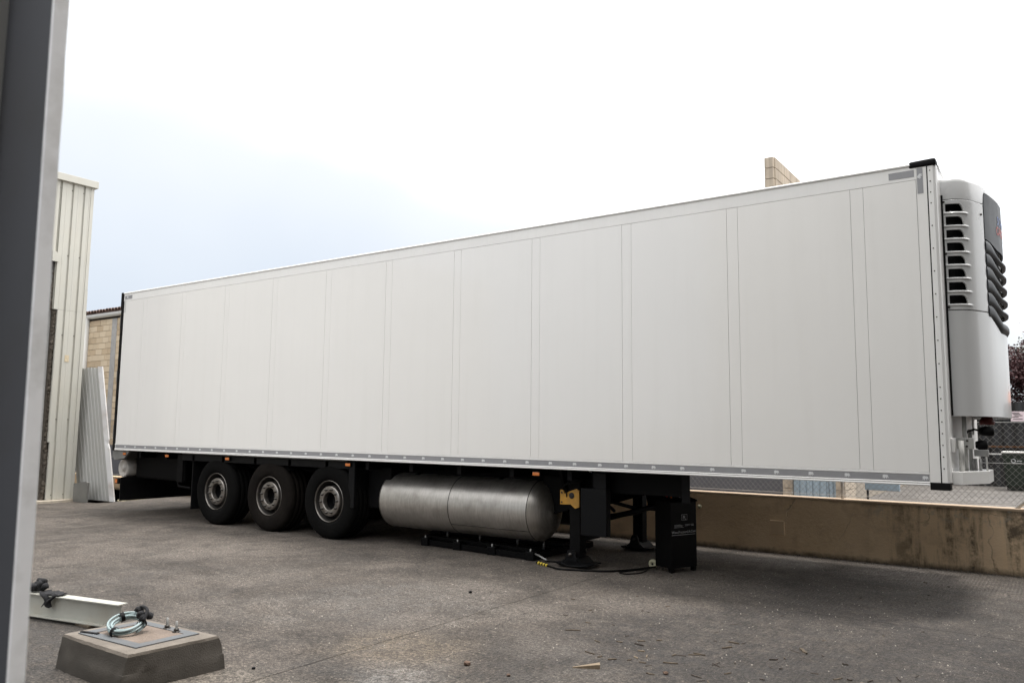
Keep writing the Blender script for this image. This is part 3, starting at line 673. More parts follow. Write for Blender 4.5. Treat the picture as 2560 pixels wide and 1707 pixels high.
b = MB(); vs = []; fs = []
for i in range(90):
    z = 6.9*i/89; j = .0004*math.sin(z*37)+random.gauss(0, .0003); vs += [(12.869, -7.201, z), (12.869, -7.1765+j, z), (12.873, -7.1765+j, z), (12.873, -7.199, z)]
for i in range(89):
    for q in range(4): fs.append((4*i+q, 4*i+(q+1) % 4, 4*i+4+(q+1) % 4, 4*i+4+q))
b.add(vs, fs).build('pale_edge', POSTW, ps)
MB().box(12.685, 12.70, -7.184, -7.11, 0, 6.9).build('web', POSTD, ps)

ps.rotation_euler = (0, -.018, 0); ps.location.x += .0236      # the column leans by a degree
# ------------------------------------------------------------ the trailer
tr = thing('refrigerated_trailer', 'long white refrigerated semi trailer parked on its landing legs', 'trailer', (6.6, 1.3, 0))
def part(b, name, m, parent=tr, **k): return b.build(name, m, parent, **k)
L_ = 13.28; ZB = 1.11
part(MB().box(.0, 13.335, .012, 2.588, 1.15, 3.94), 'insulated_body', SEAM)
part(MB().box(.0, 13.19, .008, 2.592, 3.93, 3.975, .01), 'roof', TRIM)
strips = [12.683-1.1965*k for k in range(11)]
edges = []
for s in strips: edges += [(s-.0575, s+.0575)]
z0, z1 = 1.227, 3.831; gap = .0016
cur = 13.188
for a, bb in edges:
    part(MB().box(bb+gap, cur-gap, .0, .012, z0, z1), 'side_panel', WHITE)
    part(MB().box(a+gap, bb-gap, .0008, .012, z0, z1), 'joint_strip', WHITE)
    cur = a
part(MB().box(.012, cur-gap, .0, .012, z0, z1), 'side_panel', WHITE)
part(MB().box(13.1915, 13.2735, -.001, .012, 1.14, 3.945), 'front_side_strip', WHITE)
part(MB().box(.0, 13.2, 2.588, 2.6, 1.15, 3.93), 'far_side_panel', WHITE)
# rails
part(MB().prism([(.012, 1.11), (-.006, 1.11), (-.010, 1.118), (-.006, 1.127), (.004, 1.129), (-.004, 1.133), (-.008, 1.1375), (-.004, 1.1425), (.003, 1.1445), (.003, 1.2065), (-.003, 1.208), (-.003, 1.222), (.001, 1.2245), (.012, 1.2245)], .0, 13.19, 'x'), 'lower_side_rail', TRIM)
part(MB().box(.02, 13.185, -.001, .003, 1.147, 1.2045), 'reflective_strip', TAPE)
part(MB().prism([(.012, 3.834), (-.001, 3.834), (-.001, 3.955), (-.004, 3.958), (-.012, 3.965), (-.013, 3.975), (-.006, 3.985), (.012, 3.987)], .0, 13.190, 'x'), 'upper_side_rail', TRIM)
part(MB().box(12.965, 13.175, -.0035, -.0015, 3.862, 3.925), 'reflective_strip', TAPE)
part(MB().box(13.197, 13.245, -.0035, -.0015, 3.70, 3.935), 'reflective_strip', TAPE)
part(MB().box(.03, .27, -.0035, -.0015, 3.862, 3.925), 'reflective_strip', TAPE)
part(MB().box(.02, .07, -.0035, -.0015, 3.62, 3.85), 'reflective_strip', mat('pale_tape', (.55, .55, .54), .4))
elp = [(-.024, .004), (-.019, .014), (-.008, .017), (.004, .014), (.012, .016), (.020, .010), (.023, -.002), (.027, -.010), (.022, -.012), (.018, -.004), (.014, -.004), (.013, -.017), (.007, -.017), (.006, -.007), (-.004, -.008), (-.006, -.018), (-.012, -.018), (-.013, -.006), (-.020, -.016), (-.024, -.015), (-.020, -.004)]
em = MB().prism(elp, -.001, .0005, 'y').mesh('elephant_emblem', Vector(), EMBL)
for k in range(41):
    inst('elephant_emblem', em, tr, (13.155-.3203*k, -.002, 1.176))
inst('elephant_emblem', em, tr, (13.221, -.0045, 3.86), (0, -1.0, 0)); inst('elephant_emblem', em, tr, (.12, -.0045, 3.893))
# front corner post
part(MB().box(13.274, 13.283, -.0005, .02, 1.14, 3.95), 'seam_seal', DARK)
part(MB().prism([(13.2835, .02), (13.2835, -.001), (13.325, -.001), (13.345, .012), (13.352, .035), (13.352, .06), (13.33, .06)], 1.14, 3.95, 'z'), 'front_corner_post', TRIM)
part(MB().box(13.336, 13.352, .061, 2.6, 1.14, 3.95), 'front_wall', TRIM)
part(MB().box(13.352, 13.366, .235, .262, 1.72, 3.72), 'rubber_seal', DARK)
sc2 = MB().lathe([(0, -.004), (.004, -.004), (.006, -.0015), (.006, 0)], (0, 0, 0), 'y', 8).mesh('screw', Vector(), NUT)
zz = 3.90
k = 0
while zz > 1.18:
    inst('screw', sc2, tr, (13.302, -.0012, zz)); zz -= .1 if k < 3 else .205 if zz > 2.0 else .1; k += 1
# corner caps
b = MB(); bm = bmesh.new(); bmesh.ops.create_cube(bm, size=1)
for v in bm.verts: v.co = Vector((13.243+v.co.x*.222, .06+v.co.y*.15, 3.975+v.co.z*.07-(.008 if v.co.x < 0 and v.co.z > 0 else 0)))
bmesh.ops.bevel(bm, geom=bm.edges[:], offset=.022, segments=4, affect='EDGES', profile=.5); b.bm(bm, None, True)
part(b, 'corner_cap', DARK)
part(MB().box(13.2, 13.36, .14, 2.6, 3.94, 3.985, .012), 'front_roof_edge', TRIM)
part(MB().box(13.19, 13.345, -.004, .12, 1.075, 1.138, .006), 'lower_corner_block', DARK)
part(MB().box(-.075, -.002, -.008, .10, 1.10, 3.985, .006), 'rear_frame', DARK)
part(MB().box(-.11, -.076, -.004, .045, 3.70, 4.0, .012), 'rear_frame', DARK)
part(MB().box(-.06, -.0, .10, 2.59, 1.12, 3.98), 'rear_door', WHITE)
for z in (1.45, 2.45, 3.45):
    part(MB().box(-.098, -.076, -.004, .03, z-.11, z+.11, .004), 'hinge', GALV)
# cooling unit ---------------------------------------------------
OUT = [(13.352, .262), (13.40, .268), (13.45, .282), (13.49, .305), (13.525, .34), (13.56, .395), (13.60, .475), (13.635, .56), (13.66, .63), (13.69, .76), (13.715, .91), (13.742, 1.10), (13.755, 1.3)]
full = [Vector((x, y)) for x, y in OUT]+[Vector((x, 2.6-y)) for x, y in OUT[:-1]][::-1]
def dens(pts, step=.01):
    o = [pts[0]]
    for a, c in zip(pts, pts[1:]):
        k = max(1, int((c-a).length/step))
        for i in range(1, k+1): o.append(a.lerp(c, i/k))
    return o
# smooth the outline
fine = dens(full, .012)
for _ in range(14): fine = [fine[0]]+[(fine[i-1]+fine[i]*2+fine[i+1])/4 for i in range(1, len(fine)-1)]+[fine[-1]]
ARC = [0]
for a, c in zip(fine, fine[1:]): ARC.append(ARC[-1]+(c-a).length)
TOT = ARC[-1]
def outl(s, off=0):
    s = max(0, min(TOT, s)); i = 0
    lo, hi = 0, len(ARC)-1
    while hi-lo > 1:
        m_ = (lo+hi)//2
        if ARC[m_] <= s: lo = m_
        else: hi = m_
    t = (s-ARC[lo])/(ARC[hi]-ARC[lo]); p = fine[lo].lerp(fine[hi], t); a = fine[max(0, lo-2)]; c = fine[min(len(fine)-1, lo+3)]
    d = (c-a).normalized(); nrm = Vector((d.y, -d.x))
    return p+nrm*off
def arc_at_y(y):
    best = min(range(len(fine)), key=lambda i: abs(fine[i].y-y)); return ARC[best]
SG = arc_at_y(.615)              # where the dark grille begins
def shell(s0, s1, zlo, zhi, off=0, thick=.018, n=60, nzz=1, top_round=0):
    """curved sheet following the unit outline; zlo / zhi are numbers or functions of s"""
    fl = zlo if callable(zlo) else (lambda s: zlo); fh = zhi if callable(zhi) else (lambda s: zhi)
    vs = []; fs = []; cols = []
    for i in range(n+1):
        s = s0+(s1-s0)*i/n; a, c = fl(s), fh(s); col = []
        steps = [a+(c-a)*j/nzz for j in range(nzz+1)]
        offs = [off]*(nzz+1)
        if top_round:
            steps = [a, c-top_round, c-top_round*.5, c-top_round*.2, c-top_round*.04, c]; offs = [off, off, off-top_round*.13, off-top_round*.4, off-top_round*.75, off-top_round*1.1]
        for z_, o_ in zip(steps, offs): p = outl(s, o_); col.append((p.x, p.y, z_))
        for z_, o_ in zip(steps[::-1], offs[::-1]): p = outl(s, min(o_, off)-thick); col.append((p.x, p.y, z_ if not (top_round and z_ == c) else c-.002))
        cols.append(col); vs += col
    m_ = len(cols[0])
    for i in range(n):
        for j in range(m_): fs.append((i*m_+j, i*m_+(j+1) % m_, (i+1)*m_+(j+1) % m_, (i+1)*m_+j))
    fs += [tuple(range(m_)), tuple(n*m_+j for j in range(m_))[::-1]]
    return MB().add(vs, fs, True)
def auto_smooth(o, ang=40):
    me = o.data; bm = bmesh.new(); bm.from_mesh(me)
    for e_ in bm.edges:
        if len(e_.link_faces) == 2 and e_.calc_face_angle(0) > math.radians(ang): e_.smooth = False
    bm.to_mesh(me); bm.free(); return o
unit = part(MB().prism([tuple(outl(TOT*i/60, -.085)) for i in range(61)], 1.74, 3.80, 'z'), 'cooling_unit', DARK)
ztop = 3.90
def hood_low(s):
    t = abs(s-TOT/2)/(TOT/2-SG)          # over the grille the hood edge arches
    if t >= 1: return 3.685
    return 3.685+.115*min(1, (1-t)*26)**.5
auto_smooth(shell(0, TOT, hood_low, ztop, 0, .02, 120, 1, .055).build('top_hood', UNITW, unit))
MB().prism([tuple(outl(TOT*i/60, -.05)) for i in range(61)], 3.86, 3.885, 'z').build('hood_top', UNITW, unit)
def low_top(s):
    t = abs(s-TOT/2)/(TOT/2-SG)
    if t >= 1: return 2.660
    q = 1-t
    return 2.66-.155*min(1, q*1.9)**.8
auto_smooth(shell(0, TOT, 1.715, low_top, 0, .02, 120, 6).build('lower_cover', UNITW, unit))
# vented side panels with eight rounded openings
def vent_panel(mirror):
    step_s, step_z = .004, .0037; zz0, zz1 = 2.668, 3.678; ns = int((SG-.004)/step_s); nz_ = int((zz1-zz0)/step_z)
    def hole(s, z):
        for k in range(8):
            top = 3.642-k*.1207; bot = top-.077
            s_in, s_out = .028, .188
            if bot < z < top and s > s_in:
                if s < s_out-.05: return True
                # quarter-round upper right corner
                hh = (z-bot)/(top-bot); lim = s_out-.05+.05*math.sqrt(max(0, 1-hh**2))
                if s < lim+.0: return True
        return False
    vs = []; idx = {}; fs = []
    for i in range(ns+1):
        for j in range(nz_+1):
            s = .002+(SG-.006)*i/ns; z = zz0+(zz1-zz0)*j/nz_
            # sculpted ledge: sill under each opening stands proud, cove over it sinks in
            off = 0
            for k in range(8):
                top = 3.640-k*.1207; bot = top-.074
                w_ = 1 if s < .20 else max(0, 1-(s-.20)/.05)
                dz = z-(bot-.012); off += .010*w_*math.exp(-(dz/.008)**2)*(1 if s > .02 else s/.02)
            p = outl(s if not mirror else TOT-s, off); idx[i, j] = len(vs); vs.append((p.x, p.y, z))
    for i in range(ns):
        for j in range(nz_):
            s = .002+(SG-.006)*(i+.5)/ns; z = zz0+(zz1-zz0)*(j+.5)/nz_
            if not hole(s, z): fs.append((idx[i, j], idx[i+1, j], idx[i+1, j+1], idx[i, j+1]))
    o = MB().add(vs, fs, True).build('vent_panel', UNITW, unit)
    md = o.modifiers.new('thickness', 'SOLIDIFY'); md.thickness = .014; md.offset = -1 if not mirror else -1
    return o
vent_panel(False); vent_panel(True)
for k in range(8):
    z = 3.640-k*.1207-.074
    def strip(s0, s1, za, zb, off, n=14):
        return shell(s0, s1, za, zb, off, .012, n)
    strip(.022, .20, z-.020, z-.004, .006).build('louvre_sill', UNITW, unit)
    strip(.19, .245, z-.008, z-.003, .0012, 4).build('louvre_groove', mat('groove_shade', (.30, .30, .30), .6) if k == 0 else bpy.data.materials['groove_shade'], unit)
for s, z in ((.018, 3.663), (.018, 3.180), (.022, 2.69), (SG-.055, 3.575)):
    p = outl(s, .003); sm_ = MB().lathe([(0, -.006), (.009, -.005), (.011, 0)], (p.x, p.y, z), 'y', 10).build('fastener', NUT, unit)
# dark glossy grille: upper shield, ribs and tip
S0, S1 = SG+.002, TOT-SG-.002
MIDS = TOT/2
def tt(s): return 1-abs(s-MIDS)/(MIDS-S0)        # 0 at the sides, 1 at the centre
def sm(x): x = max(0, min(1, x)); return x*x*(3-2*x)
auto_smooth(shell(S0, S1, lambda s: 3.352-.05*sm(tt(s)*1.6), lambda s: 3.677+.115*min(1, tt(s)*26)**.5, .004, .016, 90, 3).build('glossy_shield', GRIL, unit), 50)
def rib(zs, tip=False):
    vs = []; fs = []; n = 70
    for i in range(n+1):
        s = S0+(S1-S0)*i/n; q = sm(tt(s)*1.75-.12)
        zt = zs-.003-.128*q; zb = zs-.119-.055*sm(tt(s)*1.7)
        if tip: zb = zs-.085-.11*sm(tt(s)*1.6)-.03
        bul = .010+.012*q; mid = (zt+zb)/2
        ring = [(0, zt), (.010+bul*.6, zt-.006), (bul+.012, mid+(zt-mid)*.35), (bul+.012, mid-(zt-mid)*.3), (.008+bul*.5, zb+.005), (0, zb), (-.012, mid)]
        for o_, z_ in ring: p = outl(s, o_-.012); vs.append((p.x, p.y, z_))
    m_ = 7
    for i in range(n):
        for j in range(m_): fs.append((i*m_+j, i*m_+(j+1) % m_, (i+1)*m_+(j+1) % m_, (i+1)*m_+j))
    fs += [tuple(range(m_)), tuple(n*m_+j for j in range(m_))[::-1]]
    return MB().add(vs, fs, True)
for k in range(5): auto_smooth(rib(3.347-.1213*k).build('grille_rib', GRIL, unit), 60)
auto_smooth(rib(3.347-.1213*5+.0, True).build('grille_rib', GRIL, unit), 60)
# lettering on the shield
def wrap_text(txt, size, zc, m, s_mid, slant=.18):
    me = text_mesh(txt, size, size*.012)
    xs_ = [v.co.x for v in me.vertices]; x0, x1 = min(xs_), max(xs_)
    bm = bmesh.new(); bm.from_mesh(me); bmesh.ops.subdivide_edges(bm, edges=[e_ for e_ in bm.edges if e_.calc_length() > .02], cuts=2); bm.to_mesh(me); bm.free()
    for v in me.vertices:
        x = v.co.x+v.co.y*slant; s = s_mid-(x1-x0)/2+x; p = outl(s, .0075); v.co = Vector((p.x, p.y, zc+v.co.y))-ORG[unit.name]
    me.materials.clear(); me.materials.append(m)
    o = bpy.data.objects.new('lettering', me); C.objects.link(o); o.parent = unit; ORG[o.name] = ORG[unit.name]
wrap_text('SCHMITZ', .125, 3.565, INKB, MIDS-.02); wrap_text('CARGOBULL', .115, 3.465, INKR, MIDS)
# front fittings below the unit
fs_ = part(MB().prism([(13.353, .10), (13.43, .10), (13.60, .46), (13.60, .95), (13.353, .95)], 1.125, 1.232, 'z'), 'bumper_shelf', TRIM)
for (x, y, r_, z_) in ((13.415, .24, .022, 1.50), (13.43, .42, .018, 1.72), (13.46, .54, .016, 1.6)):
    MB().tube([(x, y, 1.233), (x, y, z_)], r_, 12).build('conduit', CLADG, fs_)
MB().box(13.37, 13.50, .34, .40, 1.425, 1.525, .006).build('mounting_plate', CLADG, fs_)
for x, z_ in ((13.455, 1.50), (13.45, 1.45)): MB().lathe([(0, -.008), (.010, -.008), (.010, 0)], (x, .339, z_), 'y', 10).build('bolt', NUT, fs_)
MB().box(13.353, 13.375, .09, .30, 1.40, 1.52, .004).build('sticker_plate', TRIM, fs_)
MB().tube([(13.42, .42, 1.53), (13.45, .44, 1.58), (13.50, .5, 1.60), (13.55, .6, 1.585)], .010, 8).build('cable', DARK, fs_)
MB().lathe([(0, 0), (.035, 0), (.045, .04), (.045, .11), (0, .12)], (13.53, .62, 1.585), 'x', 14).build('connector', DARK, fs_)
MB().lathe([(0, 0), (.03, 0), (.045, .03), (.045, .09), (0, .1)], (13.50, .55, 1.46), 'x', 14).build('connector', DARK, fs_)
MB().lathe([(0, -.03), (.06, -.03), (.065, 0), (.04, .04), (0, .05)], (13.58, .8, 1.675), 'z', 14).build('air_coupling', mat('dark_red_coupling', (.12, .015, .012), .5), fs_)
MB().box(13.49, 13.60, .5, .56, 1.36, 1.42, .006).build('mounting_plate', GALV, fs_)
MB().tube([(13.58, .52, 1.40), (13.585, .52, 1.22)], .008, 6).build('stay', FROST, fs_)
MB().box(13.475, 13.488, .60, .62, 1.55, 1.74).build('white_stay', FROST, fs_)
for x in (13.48, 13.50, 13.535): MB().tube([(x, .5, 1.235), (x, .5, 1.34)], .012, 8).build('valve_stem', GALV, fs_)
# underbody -----------------------------------------------------
part(MB().box(.05, 13.25, .03, 2.57, 1.118, 1.149), 'floor_pan', CHAS)
for y, xe in ((.75, 10.6), (1.85, 10.1)): part(MB().prism([(.1, .62), (8.5, .62), (10.0, .90), (xe, .93), (xe, 1.117), (.1, 1.117)], y-.06, y+.06, 'y'), 'chassis_beam', CHAS)
for k in range(12): part(MB().box(.7+k*.8, .76+k*.8, .06, 2.54, .99, 1.117), 'cross_member', CHAS)
part(MB().prism([(9.7, .27), (10.80, .27), (10.15, 2.0), (9.7, 2.3)], .86, 1.117, 'z'), 'kingpin_plate', CHAS)
part(MB().box(10.80, 10.885, .24, .27, .80, 1.117, .004), 'kingpin_skid', BOXG)
for y in (.5, 1.1, 1.7): part(MB().prism([(8.9, .55), (9.05, .55), (10.1, .86), (10.1, .99), (8.9, .99)], y, y+.03, 'y'), 'web_plate', CHAS)
# axles, wheels
def tyre_mb(c, s, flat=0):
    cx, cy, cz = c
    pr_ = [(.292, 0.035), (.30, .008), (.335, -.004), (.39, -.012), (.45, -.006), (.495, .008), (.517, .03), (.523, .06), (.523, .10), (.514, .104), (.514, .112), (.523, .116), (.523, .18), (.514, .184), (.514, .192), (.523, .196), (.523, .26), (.514, .264), (.514, .272), (.523, .276), (.523, .32), (.515, .35), (.45, .385), (.39, .39), (.30, .37), (.292, .34)]
    return MB().lathe([(r, s*h) for r, h in pr_], c, 'y', 72)
TX = [2.95, 4.26, 5.57]
TX = [2.965, 4.275, 5.585]
nut_l = MB()
nut_l.lathe([(0, -.036), (.008, -.036), (.012, -.030), (.014, -.018), (.017, -.017), (.017, 0), (.020, 0), (.022, .004)], (0, 0, 0), 'y', 8)
nutm = nut_l.mesh('wheel_nut', Vector(), NUT)
fender = part(MB().box(2.02, 5.98, .06, .11, .985, 1.083, .006), 'fender_rail', BOXG)
for i, tx in enumerate(TX):
    for s, y0 in ((1, .055), (-1, 2.545)):
        c = (tx, y0, .523)
        wl = part(tyre_mb(c, s), 'wheel', RUBB2 if i == 1 else RUBB)
        rimp = [(.293, .036), (.291, .014), (.286, .009), (.281, .012), (.279, .020), (.276, .030)]
        MB().lathe([(r, s*h) for r, h in rimp], c, 'y', 64).build('rim', RIM, wl)
        MB().lathe([(r, s*h) for r, h in [(.276, .030), (.272, .042), (.262, .050), (.258, .10), (.246, .115), (.240, .17), (.232, .175), (.216, .15), (.211, .09), (.232, .168), (.218, .13), (.207, .085)]], c, 'y', 64).build('rim_well', RIMD, wl)
        MB().lathe([(r, s*h) for r, h in [(.213, .11), (.211, .035), (.207, .024), (.200, .019), (.131, .019), (.126, .021), (.123, .028), (.121, .10)]], c, 'y', 64).build('wheel_disc', RIM, wl)
        MB().lathe([(r, s*h) for r, h in [(.121, .09), (.119, .19), (.085, .195), (.080, .15), (.05, .145), (.045, .17), (0, .17)]], c, 'y', 32).build('hub', DARK, wl)
        if s > 0:
            for q in range(10):
                a = 2*PI*q/10+.2+.25*i; inst('wheel_nut', nutm, wl, (tx+.166*math.cos(a), y0+.019, .523+.166*math.sin(a)))
            hl = MB()
            for q in range(10):
                a = 2*PI*q/10+.35; hl.lathe([(0, -.001), (.016, -.001), (.017, .004)], (tx+.238*math.cos(a), y0+.168, .523+.238*math.sin(a)), 'y', 10)
            hl.build('hand_holes', INK, wl, kind=None)
            MB().tube([(tx+.22, y0+.09, .523+.06), (tx+.235, y0+.05, .523+.10), (tx+.25, y0+.03, .523+.115)], .005, 6).build('valve', RIM, wl)
    part(MB().lathe([(.075, .4), (.075, 2.2)], (tx, 0, .523), 'y', 16), 'axle', CHAS)
    for y in (.75, 1.85):
        part(MB().prism([(tx-.75, .62), (tx-.62, .62), (tx+.1, .50), (tx+.45, .50), (tx+.45, .44), (tx, .42), (tx-.75, .36)], y-.05, y+.05, 'y'), 'trailing_arm', CHAS)
        part(MB().lathe([(0, .5), (.13, .5), (.15, .58), (.13, .64), (.15, .7), (.13, .78), (0, .78)], (tx+.33, y, 0), 'z', 16), 'air_spring', DARK)
# fenders over the wheels (near and far)
for y0, y1 in ((.08, .50), (2.10, 2.52)):
    for tx in TX: part(MB().lathe([(.585, y0), (.585, y1), (.575, y1), (.575, y0)], (tx, 0, .503), 'y', 18, False, PI*.25, PI*.75), 'mudguard', DARK)
    part(MB().box(6.05, 6.07, y0, y1, .38, 1.0), 'mud_flap', DARK)
    part(MB().box(2.28, 2.30, y0, y1, .20, 1.0), 'mud_flap', DARK)
part(MB().box(5.985, 6.10, .05, .10, .46, 1.083, .006), 'fender_bracket', BOXG)
part(MB().box(1.86, 2.015, .07, .11, .62, 1.083, .006), 'fender_bracket', CHAS)
part(MB().tube([(1.83, .12, 1.08), (1.83, .12, .62), (1.86, .12, .55), (2.2, .12, .53)], .02, 8), 'bracket_tube', CHAS)
part(MB().tube([(2.02, .055, 1.0965), (5.95, .055, 1.0965)], .006, 6), 'light_strip', GALV)
part(MB().box(6.12, 6.55, .3, 1.2, .45, 1.02, .02), 'valve_cabinet', CHAS)
part(MB().box(.12, 1.65, .35, 2.2, .60, 1.09, .03), 'battery_box', CHAS)
part(MB().lathe([(0, 0), (.12, .02), (.14, .06), (.14, .9), (.12, .94), (0, .96)], (1.3, .5, .82), 'y', 20), 'air_tank', CHAS)
# rear end
part(MB().prism([(-.10, 1.10), (-.12, 1.02), (-.06, .93), (.28, .97), (.42, 1.08), (.42, 1.10)], .03, .07, 'y'), 'rear_bracket', GALV)
part(MB().box(-.11, .0, .0701, 2.5, .93, 1.10, .01), 'rear_beam', GALV)
ub = part(MB().box(-.10, .02, .10, 2.48, .50, .60, .008), 'underride_bar', DARK)
MB().box(-.095, -.03, .092, .099, .515, .585).build('side_reflector', ORNG, ub)
part(MB().box(.03, .055, .12, 2.46, .20, .62), 'spray_guard', DARK)
part(MB().box(-.02, .06, .7, .82, .6, .94), 'underride_strut', CHAS); part(MB().box(-.02, .06, 1.78, 1.9, .6, .94), 'underride_strut', CHAS)
wt = part(MB().lathe([(0, .0), (.05, .0), (.06, .02), (.10, .025), (.135, .01), (.15, -.01), (.165, .0), (.17, .03), (.17, .22), (.15, .25), (0, .25)], (-.10, .24, .775), 'y', 28), 'water_canister', CANW)
part(MB().tube([(-.12, .5, .62), (-.14, .48, .72), (-.22, .46, .76), (-.40, .44, .745)], [.028, .03, .026, .03], 8), 'stop_handle', DARK)
# marker lamps
for x in (.289, 1.62, 3.28, 5.99, 9.10):
    lo = part(MB().box(x-.055, x+.055, .028, .05, 1.018, 1.078, .006), 'lamp_bracket', CHAS)
    MB().box(x-.047, x+.047, .018, .0275, 1.027, 1.066, .005).build('marker_lamp', ORNG, lo)
# fuel tank
TC = (0, .55, .575); R_ = .372
capp = lambda s: [(0, -s*.17), (.12, -s*.16), (.22, -s*.13), (.30, -s*.085), (.345, -s*.04), (R_, 0)]
tk = part(MB().lathe([(R_, 6.45), (R_, 7.655)], TC, 'x', 64), 'cylindrical_tank', TANK)
MB().lathe([(R_-.0005, 7.659), (R_-.0005, 8.855)], TC, 'x', 64).build('tank_shell', TANK, tk)
MB().lathe([(r, 6.445+h) for r, h in capp(.6)], TC, 'x', 64).build('dished_end', TANK, tk)
MB().lathe([(r, 8.860+h) for r, h in capp(-1.15)], TC, 'x', 64).build('dished_end', TANK, tk)
WELD = mat('dark_weld', (.035, .03, .025), .6, .3, .4, 30)
for x in (6.457, 7.657, 8.857): MB().lathe([(R_-.003, x-.0065), (R_+.002, x-.004), (R_+.002, x+.004), (R_-.003, x+.0065)], TC, 'x', 64).build('weld_seam', WELD, tk)
a = math.radians(218); yy, zz = TC[1]+R_*math.cos(a), TC[2]+R_*math.sin(a)
MB().tube([(7.66, yy-.0, zz), (8.85, yy-.0, zz)], .006, 6).build('weld_seam', WELD, tk)
for x in (6.9, 8.3): part(MB().lathe([(R_+.003, x-.03), (R_+.006, x-.03), (R_+.006, x+.03), (R_+.003, x+.03)], TC, 'x', 48, False, PI*.02, PI*.6), 'tank_strap', CHAS)
part(MB().lathe([(0, 6.7), (.34, 6.75), (.36, 6.9), (.36, 8.6), (.34, 8.7), (0, 8.75)], (0, 1.95, .60), 'x', 32), 'far_tank', mat('dark_tank_far', (.05, .05, .05), .5, .4))
# landing gear
lg = part(MB().box(9.405, 9.545, .27, .41, .10, 1.08, .008), 'landing_leg', CHAS)
MB().box(9.425, 9.525, .29, .39, .06, .55, .006).build('inner_leg', BOXG, lg)
lg2 = part(MB().box(9.405, 9.545, 1.90, 2.04, .10, 1.08, .008), 'landing_leg', CHAS)
for o, y in ((lg, .34), (lg2, 1.97)):
    MB().prism([(9.33, .015), (9.62, .015), (9.70, .035), (9.70, .05), (9.60, .045), (9.53, .11), (9.41, .11), (9.34, .045), (9.27, .05), (9.27, .035)], y-.15, y+.15, 'y').build('foot_plate', BOXG, o)
    MB().prism([(9.40, .08), (9.55, .08), (9.51, .20), (9.44, .20)], y-.17, y-.14, 'y').build('foot_bracket', BOXG, o)
    MB().lathe([(0, -.19), (.02, -.19), (.02, .19), (0, .19)], (9.475, y, .15), 'y', 10).build('foot_pin', NUT, o)
    MB().tube([(9.30, y-.14, .03), (9.35, y-.17, .05), (9.45, y-.18, .025), (9.6, y-.17, .03), (9.72, y-.12, .05), (9.72, y, .06)], .009, 6).build('foot_rim', BOXG, o)
bxg = part(MB().box(9.64, 9.965, .12, .225, .385, .905, .006), 'gearbox_cover', BOXG)
MB().box(9.80, 9.96, .125, .22, .906, 1.083, .004).build('cover_neck', BOXG, bxg)
yb = part(MB().prism([(9.30, .70), (9.30, .865), (9.335, .865), (9.36, .82), (9.43, .855), (9.52, .885), (9.55, .86), (9.55, .68), (9.50, .66), (9.44, .705), (9.37, .70)], .235, .262, 'y'), 'handle_bracket', YELL)
MB().lathe([(0, -.004), (.034, -.004), (.036, 0)], (9.455, .234, .805), 'y', 18).build('bracket_hole', INK, yb)
for x, z in ((9.322, .835), (9.322, .725)): MB().lathe([(0, -.006), (.011, -.006), (.011, 0)], (x, .234, z), 'y', 8).build('bolt', NUT, yb)
part(MB().tube([(9.33, .24, .88), (9.38, .22, .93), (9.62, .20, .985)], .012, 8), 'crank_handle', CHAS)
part(MB().tube([(9.5, .4, .50), (9.5, 1.9, .50)], .035, 10), 'cross_tube', CHAS)
part(MB().tube([(9.6, .45, .50), (10.05, 1.6, .66)], .032, 10), 'cross_tube', CHAS)
part(MB().tube([(9.45, .5, .98), (9.5, 1.2, .56)], .02, 8), 'diagonal_brace', CHAS)
part(MB().tube([(9.55, .5, .62), (9.75, 1.1, .92), (9.9, 1.5, 1.05)], .022, 8), 'diagonal_brace', CHAS)
part(MB().tube([(9.62, .5, .78), (9.85, 1.3, .58), (9.5, 1.9, .50)], .022, 8), 'diagonal_brace', CHAS)
part(MB().prism([(9.80, .56), (10.1, .56), (10.3, .86), (10.3, 1.0), (9.72, 1.0)], 1.55, 1.60, 'y'), 'web_plate', CHAS)
part(MB().prism([(.35, 1.1), (1.3, 1.1), (1.3, .2), (.75, .2)], 9.20, 9.24, 'x'), 'tank_end_plate', CHAS)
for k, m_l in enumerate((WHIT, mat('blue_airline', (.02, .06, .3), .4), mat('red_airline', (.3, .03, .02), .4))):
    part(MB().tube([(9.62, .35+.06*k, 1.085-.02*k), (9.8, .40+.06*k, 1.05-.025*k), (10.0, .48+.07*k, 1.04-.02*k), (10.3, .55+.05*k, 1.09)], .008, 6), 'air_line', m_l)
part(MB().tube([(3.2, .35, .95), (3.9, .32, .88), (4.6, .36, .93), (5.4, .3, .86), (6.2, .4, .93)], .012, 6), 'air_line', DARK)
part(MB().tube([(9.47, .2, 1.05), (9.44, .16, .95), (9.40, .2, .86), (9.38, .26, .75)], .008, 6), 'air_line', DARK)
part(MB().box(9.9, 10.05, .9, 1.3, .95, 1.03, .01), 'air_coupling', mat('blue_bracket', (.03, .06, .16), .5))

